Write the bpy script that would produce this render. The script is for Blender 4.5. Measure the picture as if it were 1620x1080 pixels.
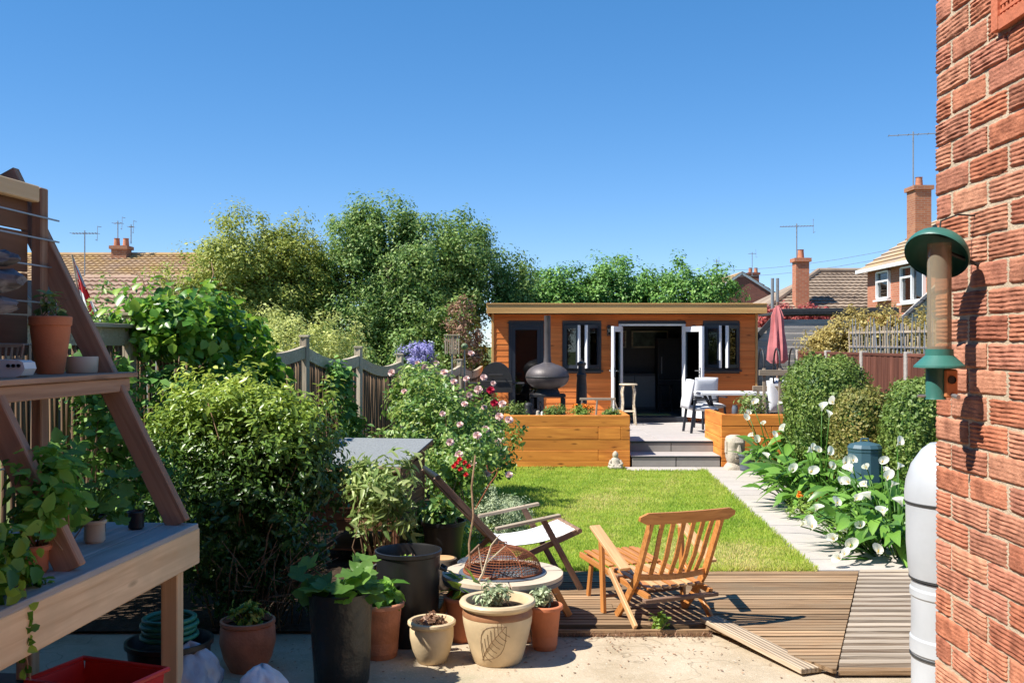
import bpy, bmesh, math, random
import numpy as np
from mathutils import Vector, Matrix, Euler
R = math.radians
for o in list(bpy.data.objects): bpy.data.objects.remove(o)
scene = bpy.context.scene
C = scene.collection
# ------------------------------------------------------------------ camera, sky, sun
H = 2.0                      # eye height above the lawn
FP = 1580.0                  # focal length in pixels of the 1620 px wide photograph
cam_d = bpy.data.cameras.new('camera'); cam = bpy.data.objects.new('camera', cam_d); C.objects.link(cam)
cam.location = (0, 0, H); cam.rotation_euler = (R(90), 0, 0)
cam_d.sensor_width = 36.0; cam_d.lens = FP / 1620 * 36
cam_d.shift_x = -5 / 1620; cam_d.shift_y = 5 / 1620
cam_d.clip_start = 0.05; cam_d.clip_end = 2000
scene.camera = cam
SUN = Vector((-0.70, -0.27, 1.0)).normalized()
elev = math.asin(SUN.z); azim = math.atan2(SUN.x, SUN.y)
world = bpy.data.worlds.new('World'); scene.world = world; world.use_nodes = True
wn = world.node_tree.nodes; wl = world.node_tree.links
bgn = wn['Background']; sky = wn.new('ShaderNodeTexSky'); sky.sky_type = 'NISHITA'; sky.sun_disc = False
sky.sun_elevation = elev; sky.sun_rotation = azim
sky.altitude = 0; sky.air_density = 0.65; sky.dust_density = 0; sky.ozone_density = 6
hsv = wn.new('ShaderNodeHueSaturation'); hsv.inputs['Hue'].default_value = .507; hsv.inputs['Saturation'].default_value = 1.25
gam = wn.new('ShaderNodeGamma'); gam.inputs[1].default_value = .7
wl.new(sky.outputs[0], hsv.inputs['Color']); wl.new(hsv.outputs[0], gam.inputs[0]); wl.new(gam.outputs[0], bgn.inputs[0]); bgn.inputs[1].default_value = 0.15
sun_d = bpy.data.lights.new('sun', 'SUN'); sun_d.energy = 4.3; sun_d.angle = R(0.5); sun_d.color = (1, .95, .86)
sun = bpy.data.objects.new('sun', sun_d); C.objects.link(sun)
sun.rotation_euler = (-SUN).to_track_quat('-Z', 'Y').to_euler(); sun.location = (-8, -2, 12)
scene.view_settings.view_transform = 'Standard'; scene.view_settings.look = 'None'
scene.view_settings.exposure = 1.0; scene.view_settings.gamma = 1
scene.render.engine = 'CYCLES'
scene.cycles.max_bounces = 8; scene.cycles.transparent_max_bounces = 12

# ------------------------------------------------------------------ helpers
def XZ(px, py, d):            # point at depth d seen at a photograph position
    return Vector(((px - 815) / FP * d, d, H - (py - 545) / FP * d))
def GP(px, py, z=0.0):        # ground point
    d = FP * (H - z) / (py - 545); return Vector(((px - 815) / FP * d, d, z))
rng = np.random.default_rng(7)
random.seed(7)
MATS = {}
def new_mat(name):
    m = bpy.data.materials.new(name); m.use_nodes = True; MATS[name] = m
    return m, m.node_tree.nodes, m.node_tree.links, m.node_tree.nodes['Principled BSDF']
def ramp(n, stops):
    r = n.new('ShaderNodeValToRGB'); e = r.color_ramp.elements
    e[0].position, e[0].color = stops[0][0], (*stops[0][1], 1)
    e[1].position, e[1].color = stops[-1][0], (*stops[-1][1], 1)
    for p, c in stops[1:-1]:
        k = e.new(p); k.color = (*c, 1)
    return r
def plain(name, col, rough=.6, metal=0, noise=.15, nscale=20, bump=.0, bscale=60, spec=.5, rnd=0.0, coat=0):
    """base colour broken up by noise, a little bump, optional per-object value change"""
    m, n, l, b = new_mat(name)
    tc = n.new('ShaderNodeTexCoord'); tx = n.new('ShaderNodeTexNoise'); tx.inputs['Scale'].default_value = nscale
    tx.inputs['Detail'].default_value = 6; l.new(tc.outputs['Object'], tx.inputs['Vector'])
    c = np.array(col)
    rp = ramp(n, [(.25, tuple(np.clip(c * (1 - noise), 0, 1))), (.75, tuple(np.clip(c * (1 + noise), 0, 1)))])
    l.new(tx.outputs['Fac'], rp.inputs[0]); out = rp.outputs[0]
    if rnd:
        oi = n.new('ShaderNodeObjectInfo'); hs = n.new('ShaderNodeHueSaturation'); mr = n.new('ShaderNodeMapRange')
        mr.inputs[3].default_value = 1 - rnd; mr.inputs[4].default_value = 1 + rnd
        l.new(oi.outputs['Random'], mr.inputs[0]); l.new(mr.outputs[0], hs.inputs['Value']); l.new(out, hs.inputs['Color']); out = hs.outputs[0]
    l.new(out, b.inputs['Base Color'])
    b.inputs['Roughness'].default_value = rough; b.inputs['Metallic'].default_value = metal
    b.inputs['Specular IOR Level'].default_value = spec
    if coat: b.inputs['Coat Weight'].default_value = coat
    if bump:
        t2 = n.new('ShaderNodeTexNoise'); t2.inputs['Scale'].default_value = bscale; t2.inputs['Detail'].default_value = 8
        l.new(tc.outputs['Object'], t2.inputs['Vector'])
        bp = n.new('ShaderNodeBump'); bp.inputs['Strength'].default_value = bump; bp.inputs['Distance'].default_value = .02
        l.new(t2.outputs['Fac'], bp.inputs['Height']); l.new(bp.outputs[0], b.inputs['Normal'])
    return m
def wood(name, dark, light, across=28, along=1.6, rough=.65, bump=.25, var=.16, knots=0, stain=None, groove=0, spec=.35):
    """timber with the grain along local X; every object gets its own cut of the grain"""
    m, n, l, b = new_mat(name)
    tc = n.new('ShaderNodeTexCoord'); oi = n.new('ShaderNodeObjectInfo')
    mul = n.new('ShaderNodeVectorMath'); mul.operation = 'SCALE'; mul.inputs[0].default_value = (31, 17, 23); l.new(oi.outputs['Random'], mul.inputs['Scale'])
    add = n.new('ShaderNodeVectorMath'); l.new(tc.outputs['Object'], add.inputs[0]); l.new(mul.outputs[0], add.inputs[1])
    mp = n.new('ShaderNodeMapping'); mp.inputs['Scale'].default_value = (along, across, across); l.new(add.outputs[0], mp.inputs['Vector'])
    tx = n.new('ShaderNodeTexNoise'); tx.inputs['Scale'].default_value = 1; tx.inputs['Detail'].default_value = 7; tx.inputs['Distortion'].default_value = .6
    l.new(mp.outputs[0], tx.inputs['Vector'])
    rp = ramp(n, [(.28, dark), (.72, light)]); l.new(tx.outputs['Fac'], rp.inputs[0]); out = rp.outputs[0]
    if knots:
        v = n.new('ShaderNodeTexVoronoi'); m2 = n.new('ShaderNodeMapping'); m2.inputs['Scale'].default_value = (1.4, 5, 5)
        l.new(add.outputs[0], m2.inputs['Vector']); l.new(m2.outputs[0], v.inputs['Vector']); v.inputs['Scale'].default_value = knots
        r2 = ramp(n, [(.05, (1, 1, 1)), (.16, (0, 0, 0))]); l.new(v.outputs['Distance'], r2.inputs[0])
        mx = n.new('ShaderNodeMix'); mx.data_type = 'RGBA'; l.new(r2.outputs[0], mx.inputs[0]); l.new(out, mx.inputs[6])
        mx.inputs[7].default_value = (*[x * .45 for x in dark], 1); out = mx.outputs[2]
    if stain:
        t3 = n.new('ShaderNodeTexNoise'); t3.inputs['Scale'].default_value = 2.3; t3.inputs['Detail'].default_value = 5; l.new(add.outputs[0], t3.inputs['Vector'])
        r3 = ramp(n, [(.45, (0, 0, 0)), (.68, (1, 1, 1))]); l.new(t3.outputs['Fac'], r3.inputs[0])
        mx = n.new('ShaderNodeMix'); mx.data_type = 'RGBA'; l.new(r3.outputs[0], mx.inputs[0]); l.new(out, mx.inputs[6]); mx.inputs[7].default_value = (*stain, 1); out = mx.outputs[2]
    hs = n.new('ShaderNodeHueSaturation'); mr = n.new('ShaderNodeMapRange'); mr.inputs[3].default_value = 1 - var; mr.inputs[4].default_value = 1 + var
    l.new(oi.outputs['Random'], mr.inputs[0]); l.new(mr.outputs[0], hs.inputs['Value']); l.new(out, hs.inputs['Color'])
    l.new(hs.outputs[0], b.inputs['Base Color']); b.inputs['Roughness'].default_value = rough; b.inputs['Specular IOR Level'].default_value = spec
    hgt = tx.outputs['Fac']
    if groove:
        wv = n.new('ShaderNodeTexWave'); wv.bands_direction = 'Y'; wv.inputs['Scale'].default_value = groove
        groove_shade = ramp(n, [(.12, (.5, .46, .42)), (.55, (1, 1, 1))]); l.new(wv.outputs['Fac'], groove_shade.inputs[0]); mg = n.new('ShaderNodeMix'); mg.data_type = 'RGBA'; mg.blend_type = 'MULTIPLY'; mg.inputs[0].default_value = .75  # shading of the grooves, painted into the board colour
        l.new(hs.outputs[0], mg.inputs[6]); l.new(groove_shade.outputs[0], mg.inputs[7]); l.new(mg.outputs[2], b.inputs['Base Color'])
        l.new(tc.outputs['Object'], wv.inputs['Vector']); ad = n.new('ShaderNodeMath'); ad.operation = 'ADD'
        l.new(wv.outputs['Fac'], ad.inputs[0]); l.new(tx.outputs['Fac'], ad.inputs[1]); hgt = ad.outputs[0]
    bp = n.new('ShaderNodeBump'); bp.inputs['Strength'].default_value = bump; bp.inputs['Distance'].default_value = .01
    l.new(hgt, bp.inputs['Height']); l.new(bp.outputs[0], b.inputs['Normal'])
    return m
def leafmat(name, cols, rough=.5, trans=.35, spec=.4):
    """leaf colour picked leaf by leaf from the attribute rnd"""
    m, n, l, b = new_mat(name)
    at = n.new('ShaderNodeAttribute'); at.attribute_name = 'rnd'
    k = len(cols); rp = ramp(n, [(i / (k - 1), c) for i, c in enumerate(cols)]); l.new(at.outputs['Fac'], rp.inputs[0])
    l.new(rp.outputs[0], b.inputs['Base Color']); b.inputs['Roughness'].default_value = rough; b.inputs['Specular IOR Level'].default_value = spec
    tr = n.new('ShaderNodeBsdfTranslucent'); hs = n.new('ShaderNodeHueSaturation'); hs.inputs['Value'].default_value = 1.5; hs.inputs['Hue'].default_value = .485
    l.new(rp.outputs[0], hs.inputs['Color']); l.new(hs.outputs[0], tr.inputs[0])
    mx = n.new('ShaderNodeMixShader'); mx.inputs[0].default_value = trans
    l.new(b.outputs[0], mx.inputs[1]); l.new(tr.outputs[0], mx.inputs[2]); l.new(mx.outputs[0], n['Material Output'].inputs[0])
    return m
def glassmat(name, tint=(.8, .85, .9), refl=.12, rough=.0):
    m, n, l, b = new_mat(name)
    t = n.new('ShaderNodeBsdfTransparent'); t.inputs[0].default_value = (*tint, 1)
    g = n.new('ShaderNodeBsdfGlossy'); g.inputs['Roughness'].default_value = rough
    fr = n.new('ShaderNodeFresnel'); fr.inputs[0].default_value = 1.5
    ad = n.new('ShaderNodeMath'); ad.operation = 'ADD'; ad.inputs[1].default_value = refl; l.new(fr.outputs[0], ad.inputs[0])
    mx = n.new('ShaderNodeMixShader'); l.new(ad.outputs[0], mx.inputs[0]); l.new(t.outputs[0], mx.inputs[1]); l.new(g.outputs[0], mx.inputs[2])
    l.new(mx.outputs[0], n['Material Output'].inputs[0]); return m

# ---- objects
def link(name, me, mat=None, parent=None, mtx=None):
    o = bpy.data.objects.new(name, me); C.objects.link(o)
    if mat is not None and not me.materials: me.materials.append(MATS[mat] if isinstance(mat, str) else mat)
    if parent is not None: o.parent = parent
    if mtx is not None: o.matrix_basis = mtx
    return o
def tag(o, label, cat, group=None, kind=None):
    o['label'] = label; o['category'] = cat
    if group: o['group'] = group
    if kind: o['kind'] = kind
    return o
def thing(name, label, cat, loc=(0, 0, 0), rz=0, group=None):
    o = bpy.data.objects.new(name, None); C.objects.link(o); o.location = loc; o.rotation_euler = (0, 0, rz)
    o.empty_display_size = .1
    return tag(o, label, cat, group)
def struct(o):
    o['kind'] = 'structure'; return o
BOX = {}
def box_me(l, w, h, mat, ch=None):
    key = (round(l, 3), round(w, 3), round(h, 3), mat, ch)
    if key in BOX: return BOX[key]
    c = ch if ch is not None else min(.006, .12 * min(l, w, h))
    bm = bmesh.new(); bmesh.ops.create_cube(bm, size=1)
    for v in bm.verts: v.co = Vector((v.co.x * l, v.co.y * w, v.co.z * h))
    if c > 0: bmesh.ops.bevel(bm, geom=list(bm.edges), offset=c, segments=1, affect='EDGES')
    me = bpy.data.meshes.new('box'); bm.to_mesh(me); bm.free()
    me.materials.append(MATS[mat]); BOX[key] = me
    return me
def frame_of(a, b, up=(0, 0, 1), roll=0):
    a = Vector(a); b = Vector(b); x = (b - a).normalized(); up = Vector(up)
    if abs(x.dot(up)) > .99: up = Vector((0, 1, 0))
    y = up.cross(x).normalized(); z = x.cross(y)
    m = Matrix((x, y, z)).transposed().to_4x4()
    if roll: m = m @ Matrix.Rotation(roll, 4, 'X')
    m.translation = (a + b) / 2
    return m, (b - a).length
def bar(name, a, b, w, h, mat, parent=None, up=(0, 0, 1), roll=0, ch=None):
    """a squared timber from a to b: w across, h along 'up'"""
    m, L = frame_of(a, b, up, roll)
    return link(name, box_me(L, w, h, mat, ch), None, parent, m)
def box(name, c, s, mat, parent=None, rz=0, ch=None, rot=None):
    m = (Euler(rot).to_matrix().to_4x4() if rot else Matrix.Rotation(rz, 4, 'Z')); m.translation = Vector(c)
    return link(name, box_me(*s, mat, ch), None, parent, m)
def mesh_of(V, F, smooth=False, ang=40):
    me = bpy.data.meshes.new('m'); me.from_pydata([tuple(v) for v in V], [], F); me.update()
    if smooth:
        me.shade_smooth()
        if ang: me.set_sharp_from_angle(angle=R(ang))
    return me
class MB:
    def __init__(s): s.V = []; s.F = []; s.MI = []
    def add(s, V, F, mi=0):
        k = len(s.V); s.V += [tuple(v) for v in V]; s.F += [tuple(i + k for i in f) for f in F]; s.MI += [mi] * len(F); return s
    def box(s, c, d, mtx=None, mi=0):
        x, y, z = d[0] / 2, d[1] / 2, d[2] / 2; c = Vector(c)
        V = [Vector((i * x, j * y, k * z)) for i in (-1, 1) for j in (-1, 1) for k in (-1, 1)]
        if mtx is not None: V = [mtx @ v for v in V]
        return s.add([v + c for v in V], [(0, 1, 3, 2), (4, 6, 7, 5), (0, 4, 5, 1), (2, 3, 7, 6), (0, 2, 6, 4), (1, 5, 7, 3)], mi)
    def beam(s, a, b, w, h, mi=0, up=(0, 0, 1)):
        m, L = frame_of(a, b, up); c = m.translation.copy(); m.translation = (0, 0, 0)
        return s.box(c, (L, w, h), m, mi)
    def tube(s, pts, rad, seg=8, cap=True, mi=0):
        pts = [Vector(p) for p in pts]; n = len(pts)
        if not hasattr(rad, '__len__'): rad = [rad] * n
        V = []; F = []; ref = Vector((.13, .21, .97))
        for i, p in enumerate(pts):
            t = (pts[min(i + 1, n - 1)] - pts[max(i - 1, 0)]).normalized()
            u = ref - t * ref.dot(t)
            if u.length < .15: u = Vector((1, 0, 0)) - t * t.x
            u.normalize(); w = t.cross(u); ref = u
            V += [p + (u * math.cos(2 * math.pi * k / seg) + w * math.sin(2 * math.pi * k / seg)) * rad[i] for k in range(seg)]
        for i in range(n - 1):
            F += [(i * seg + k, i * seg + (k + 1) % seg, (i + 1) * seg + (k + 1) % seg, (i + 1) * seg + k) for k in range(seg)]
        if cap: F += [tuple(range(seg))[::-1], tuple((n - 1) * seg + k for k in range(seg))]
        return s.add(V, F, mi)
    def lathe(s, prof, seg=32, mtx=None, mi=0, c=(0, 0, 0), wob=0):
        V = []; F = []; c = Vector(c)
        for r, z in prof:
            for k in range(seg):
                a = 2 * math.pi * k / seg; q = r * (1 + wob * math.sin(3 * a + z * 9)); v = Vector((q * math.cos(a), q * math.sin(a), z))
                V.append((mtx @ v if mtx is not None else v) + c)
        for i in range(len(prof) - 1):
            F += [(i * seg + k, i * seg + (k + 1) % seg, (i + 1) * seg + (k + 1) % seg, (i + 1) * seg + k) for k in range(seg)]
        return s.add(V, F, mi)
    def prism(s, poly, z0, z1, mtx=None, mi=0):
        n = len(poly); V = [Vector((x, y, z)) for z in (z0, z1) for x, y in poly]
        if mtx is not None: V = [mtx @ v for v in V]
        return s.add(V, [tuple(range(n))[::-1], tuple(range(n, 2 * n))] + [(i, (i + 1) % n, n + (i + 1) % n, n + i) for i in range(n)], mi)
    def build(s, name, mats, parent=None, mtx=None, smooth=False, ang=40):
        me = mesh_of(s.V, s.F, smooth, ang)
        mats = mats if isinstance(mats, (list, tuple)) else [mats]
        for m in mats: me.materials.append(MATS[m])
        if len(mats) > 1: me.polygons.foreach_set('material_index', s.MI)
        return link(name, me, None, parent, mtx)
def T(x=0, y=0, z=0, rz=0, s=1):
    return Matrix.Translation((x, y, z)) @ Matrix.Rotation(rz, 4, 'Z') @ Matrix.Scale(s, 4)
def copy_tree(o, parent=None):
    c = o.copy(); C.objects.link(c)
    if parent is not None: c.parent = parent
    for ch in [x for x in bpy.data.objects if x.parent == o]: copy_tree(ch, c)
    return c

# ---- foliage
def unit(a): return a / np.maximum(np.linalg.norm(a, axis=-1, keepdims=True), 1e-9)
def leaf_mesh(P, N, L, W, fold=.18, droop=.0, six=False, A=None, g=None):
    """one mesh of leaves: P base points, N leaf normals, L lengths, W widths"""
    g = g or rng; n = len(P); L = np.broadcast_to(L, n)[:, None]; W = np.broadcast_to(W, n)[:, None]
    N = unit(N); r = g.normal(size=(n, 3)) if A is None else A
    a = unit(r - N * np.sum(r * N, 1, keepdims=True)); w = np.cross(N, a)
    a = unit(a - np.array([0, 0, 1.0]) * droop)
    if six:
        pts = [P, P + a * L * .3 + w * W * .45 + N * W * fold, P + a * L * .68 + w * W * .36 + N * W * fold * .7, P + a * L - N * L * .08,
               P + a * L * .68 - w * W * .36 + N * W * fold * .7, P + a * L * .3 - w * W * .45 + N * W * fold, P + a * L * .55]
        F = [(0, 1, 6), (1, 2, 6), (2, 3, 6), (3, 4, 6), (4, 5, 6), (5, 0, 6)]
    else:
        pts = [P, P + a * L * .5 + w * W * .5 + N * W * fold, P + a * L, P + a * L * .5 - w * W * .5 + N * W * fold]
        F = [(0, 1, 2), (0, 2, 3)]
    k = len(pts); V = np.stack(pts, 1).reshape(-1, 3)
    F = (np.array(F)[None] + (np.arange(n) * k)[:, None, None]).reshape(-1, 3)
    me = bpy.data.meshes.new('leaves'); me.vertices.add(len(V)); me.vertices.foreach_set('co', V.astype(np.float32).ravel())
    me.loops.add(F.size); me.loops.foreach_set('vertex_index', F.astype(np.int32).ravel())
    me.polygons.add(len(F)); me.polygons.foreach_set('loop_start', np.arange(0, F.size, 3, dtype=np.int32))
    me.update(calc_edges=True)
    at = me.attributes.new('rnd', 'FLOAT', 'POINT'); at.data.foreach_set('value', np.repeat(g.random(n), k).astype(np.float32))
    return me
def clumps_in(ells, n, g, shell=.35):
    w = np.array([e[1][0] * e[1][1] * e[1][2] for e in ells]) ** .75; w /= w.sum(); out = []
    for (c, r), k in zip(ells, g.multinomial(n, w)):
        d = unit(g.normal(size=(k, 3))); rad = g.random(k) ** shell
        bump = .86 + .2 * np.sin(d[:, 0] * 5 + c[0] * 3) * np.cos(d[:, 2] * 4.3 + c[1]) + .12 * g.normal(size=k)
        out.append(np.array(c) + d * np.array(r) * (rad * bump)[:, None])
    return np.concatenate(out)
def crown_leaves(ells, n_cl, cl_r, per, L, asp, seed, shell=.35, up=.5, six=False, droop=.1, zmin=None, lvar=.35, cl_out=None, tips=0):
    g = np.random.default_rng(seed); K = clumps_in(ells, n_cl, g, shell)
    if zmin is not None: K = K[K[:, 2] > zmin]
    if cl_out is not None: cl_out.append(K)
    ctr = np.mean([e[0] for e in ells], 0)
    rr = cl_r * (.6 + .8 * g.random(len(K)))
    k = np.repeat(np.arange(len(K)), per); d = unit(g.normal(size=(len(k), 3)))
    P = K[k] + d * (rr[k] * g.random(len(k)) ** .5)[:, None]
    if zmin is not None: P[:, 2] = np.maximum(P[:, 2], zmin + .02)
    N = d * .6 + unit(P - ctr) * .5 + np.array([0, 0, up]) + g.normal(size=d.shape) * .45
    Ls = L * (1 + lvar * g.normal(size=len(k))).clip(.4, 1.8)
    me = leaf_mesh(P, N, Ls, Ls * asp, six=six, droop=droop, g=g)
    if tips:      # fresh pale growth plus the sunlit top, both put into leaf colour by height
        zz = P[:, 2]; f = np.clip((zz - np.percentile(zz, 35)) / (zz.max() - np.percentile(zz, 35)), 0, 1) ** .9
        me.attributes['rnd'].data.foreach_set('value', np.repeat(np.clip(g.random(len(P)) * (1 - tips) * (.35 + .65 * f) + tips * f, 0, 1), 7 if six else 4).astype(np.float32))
    return me
def branches(base, tips, r0, seed, name, mat, parent, seg=6, forks=0, trunk_top=None):
    """a tapered trunk that splits into limbs reaching for the given points"""
    g = random.Random(seed); m = MB(); base = Vector(base)
    top = Vector(trunk_top) if trunk_top is not None else base.lerp(sum((Vector(t) for t in tips), Vector()) / len(tips), .45)
    m.tube([base, base.lerp(top, .5) + Vector((g.uniform(-.05, .05), g.uniform(-.05, .05), 0)), top], [r0, r0 * .85, r0 * .7], seg + 2)
    for t in tips:
        t = Vector(t); L = (t - top).length; s = base.lerp(top, g.uniform(.55, 1))
        mid = s.lerp(t, .5) + Vector((g.uniform(-1, 1), g.uniform(-1, 1), g.uniform(0, 1))) * L * .12
        m.tube([s, s.lerp(mid, .5) + Vector((0, 0, .04 * L)), mid, t], [r0 * .45, r0 * .34, r0 * .22, r0 * .07], seg)
        for _ in range(forks):
            q = mid.lerp(t, g.random()); e = q + Vector((g.uniform(-1, 1), g.uniform(-1, 1), g.uniform(-.2, 1))) * L * .18
            m.tube([q, q.lerp(e, .5) + Vector((0, 0, .03)), e], [r0 * .14, r0 * .09, r0 * .03], 5)
    return m.build(name, mat, parent, smooth=True, ang=0)
# ------------------------------------------------------------------ materials
def brick_mat(name, cols, wave=0, bump=.5):
    m, n, l, b = new_mat(name)
    tc = n.new('ShaderNodeTexCoord'); oi = n.new('ShaderNodeObjectInfo')
    mul = n.new('ShaderNodeVectorMath'); mul.operation = 'SCALE'; mul.inputs[0].default_value = (31, 17, 23); l.new(oi.outputs['Random'], mul.inputs['Scale'])
    add = n.new('ShaderNodeVectorMath'); l.new(tc.outputs['Object'], add.inputs[0]); l.new(mul.outputs[0], add.inputs[1])
    t1 = n.new('ShaderNodeTexNoise'); t1.inputs['Scale'].default_value = 22; t1.inputs['Detail'].default_value = 9; l.new(add.outputs[0], t1.inputs['Vector'])
    t2 = n.new('ShaderNodeTexNoise'); t2.inputs['Scale'].default_value = 120; t2.inputs['Detail'].default_value = 5; l.new(add.outputs[0], t2.inputs['Vector'])
    ob = ramp(n, [(i / (len(cols) - 1), c) for i, c in enumerate(cols)]); l.new(oi.outputs['Random'], ob.inputs[0])
    rp = ramp(n, [(.3, (.62, .55, .52)), (.7, (1.25, 1.2, 1.15))]); l.new(t1.outputs['Fac'], rp.inputs[0])
    mx = n.new('ShaderNodeMix'); mx.data_type = 'RGBA'; mx.blend_type = 'MULTIPLY'; mx.inputs[0].default_value = 1
    l.new(ob.outputs[0], mx.inputs[6]); l.new(rp.outputs[0], mx.inputs[7]); l.new(mx.outputs[2], b.inputs['Base Color'])
    b.inputs['Roughness'].default_value = .9; b.inputs['Specular IOR Level'].default_value = .15
    bp = n.new('ShaderNodeBump'); bp.inputs['Strength'].default_value = bump; bp.inputs['Distance'].default_value = .004
    l.new(t2.outputs['Fac'], bp.inputs['Height']); l.new(bp.outputs[0], b.inputs['Normal'])
    return m
brick_mat('rustic_brick', [(.38, .145, .085), (.49, .21, .13), (.36, .165, .115), (.52, .26, .17), (.30, .12, .08), (.46, .18, .105), (.43, .20, .145)], bump=.8)
plain('mortar', (.50, .41, .30), .95, noise=.16, nscale=14, bump=.35, bscale=160, spec=.1)
plain('air_brick', (.50, .15, .075), .85, noise=.15, bump=.2)
wood('deck_wood', (.17, .10, .055), (.47, .31, .18), across=60, along=2.2, rough=.85, bump=.6, var=.32, groove=4.6, stain=(.30, .21, .13), spec=.15)
wood('deck_wood_pale', (.34, .27, .20), (.64, .54, .43), across=55, along=2, rough=.85, bump=.6, var=.2, groove=11, spec=.15)
wood('loose_board_wood', (.30, .22, .15), (.58, .46, .33), across=45, along=2, rough=.85, bump=.5, var=.05, groove=9, spec=.15)
wood('sleeper_wood', (.44, .13, .02), (.86, .33, .06), across=16, along=1.2, rough=.7, bump=.25, var=.12, knots=1.6, stain=(.66, .23, .04))
wood('cladding_wood', (.56, .15, .03), (.80, .25, .055), across=20, along=1.0, rough=.6, bump=.2, var=.14, knots=1.5)
wood('fascia_wood', (.46, .25, .085), (.66, .39, .15), across=20, along=.8, rough=.6, bump=.15, var=.05)
wood('weathered_wood', (.26, .21, .155), (.60, .51, .40), across=40, along=2, rough=.9, bump=.7, var=.2, stain=(.36, .31, .22), spec=.1)
wood('pale_stick', (.08, .05, .032), (.25, .165, .105), across=40, along=2, rough=.9, bump=.5, var=.45, spec=.1)
wood('red_fence_wood', (.085, .03, .02), (.19, .075, .05), across=25, along=1.5, rough=.8, bump=.3, var=.2, spec=.2)
wood('rack_wood', (.26, .15, .10), (.46, .29, .20), across=24, along=1.2, rough=.8, bump=.35, var=.12, knots=.8, spec=.2)
wood('bench_wood', (.58, .36, .19), (.86, .62, .38), across=22, along=1.0, rough=.75, bump=.3, var=.08, knots=1.5, stain=(.62, .45, .27), spec=.2)
wood('bench_top_wood', (.28, .25, .23), (.52, .49, .46), across=22, along=1.4, rough=.85, bump=.5, var=.12, stain=(.35, .34, .34), spec=.2)
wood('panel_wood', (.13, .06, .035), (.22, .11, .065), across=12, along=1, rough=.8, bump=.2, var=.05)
wood('teak', (.36, .13, .03), (.60, .26, .075), across=40, along=2.5, rough=.45, bump=.12, var=.12, spec=.5)
wood('teak_pale', (.46, .25, .11), (.68, .42, .21), across=40, along=2.5, rough=.5, bump=.12, var=.08, spec=.4)
wood('old_wood', (.13, .07, .045), (.30, .19, .13), across=40, along=2.5, rough=.75, bump=.3, var=.1)
wood('hutch_wood', (.12, .045, .025), (.24, .10, .055), across=24, along=1.5, rough=.75, bump=.25, var=.15)
wood('drift_wood', (.10, .10, .115), (.32, .32, .34), across=34, along=3, rough=.95, bump=1, var=.2, spec=.1)
wood('bamboo', (.45, .33, .2), (.78, .68, .52), across=20, along=2, rough=.6, bump=.2, var=.1)
wood('trellis_wood', (.22, .17, .12), (.45, .37, .28), across=30, along=2, rough=.9, bump=.3, var=.2)
wood('board_shed', (.34, .30, .27), (.62, .56, .50), across=20, along=1, rough=.85, bump=.4, var=.2)
wood('bark', (.06, .045, .03), (.17, .13, .095), across=14, along=5, rough=.95, bump=.8, var=.1)
wood('twig', (.16, .09, .05), (.36, .23, .14), across=20, along=4, rough=.9, bump=.4, var=.2)
plain('concrete', (.46, .375, .265), .95, noise=.28, nscale=5, bump=.5, bscale=150, spec=.15)
plain('soil', (.06, .042, .03), .98, noise=.4, nscale=14, bump=1, bscale=40, spec=.05)
plain('grass_ground', (.20, .27, .05), .95, noise=.4, nscale=3, bump=.6, bscale=60, spec=.05)
plain('far_ground', (.11, .14, .05), .95, noise=.4, nscale=.3, spec=.05)
plain('slab', (.45, .405, .365), .85, noise=.07, nscale=6, bump=.12, bscale=120, rnd=.05, spec=.3)
plain('slab_joint', (.30, .27, .24), .95, noise=.2)
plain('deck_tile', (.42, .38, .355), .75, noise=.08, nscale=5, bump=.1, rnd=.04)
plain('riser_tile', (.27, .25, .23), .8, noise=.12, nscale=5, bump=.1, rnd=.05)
plain('anthracite', (.022, .027, .038), .35, noise=.08)
plain('white_plastic', (.80, .80, .80), .35, noise=.02)
plain('black_iron', (.022, .021, .022), .55, noise=.25, nscale=15, bump=.1)
plain('stove_iron', (.10, .085, .085), .5, noise=.3, nscale=6, bump=.12, metal=.25)
plain('grey_metal', (.35, .36, .38), .4, noise=.1, metal=.7)
plain('rust', (.26, .085, .035), .85, noise=.4, nscale=18, bump=.4, metal=.2)
plain('terracotta', (.52, .17, .075), .8, noise=.14, nscale=9, bump=.1, rnd=.12)
plain('old_terracotta', (.46, .19, .105), .85, noise=.3, nscale=9, bump=.3, rnd=.1)
plain('cream_glaze', (.62, .475, .29), .42, noise=.17, nscale=7, bump=.08, spec=.5)
plain('brown_band', (.28, .13, .06), .5, noise=.3, nscale=12)
plain('line_brown', (.16, .09, .045), .6)
plain('cream_ceramic', (.58, .47, .35), .5, noise=.08, nscale=5)
plain('white_ceramic', (.78, .75, .71), .35, noise=.06, nscale=8)
plain('black_plastic', (.012, .012, .013), .42, noise=.15, bump=.05, bscale=10)
plain('bag_plastic', (.016, .018, .016), .38, noise=.2, nscale=8, bump=.9, bscale=9)
plain('grey_tub', (.10, .12, .15), .5, noise=.1)
plain('butt_plastic', (.42, .44, .47), .42, noise=.13, nscale=4, bump=.05, bscale=8)
plain('butt_seam', (.03, .03, .03), .6)
plain('feeder_green', (.035, .15, .125), .42, noise=.2, nscale=15, bump=.05)
plain('feeder_wood', (.50, .19, .07), .6, noise=.2)
plain('bin_teal', (.04, .095, .125), .5, noise=.12, nscale=6)
plain('stone', (.46, .40, .32), .9, noise=.2, nscale=12, bump=.5, bscale=50)
plain('felt', (.21, .225, .235), .95, noise=.25, nscale=60, bump=.4, bscale=150)
plain('red_plastic', (.62, .03, .025), .35, noise=.05)
plain('hose_green', (.02, .17, .11), .4, noise=.1)
plain('bag_clear', (.30, .36, .44), .25, noise=.25, nscale=7, bump=.9, bscale=9)
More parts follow.
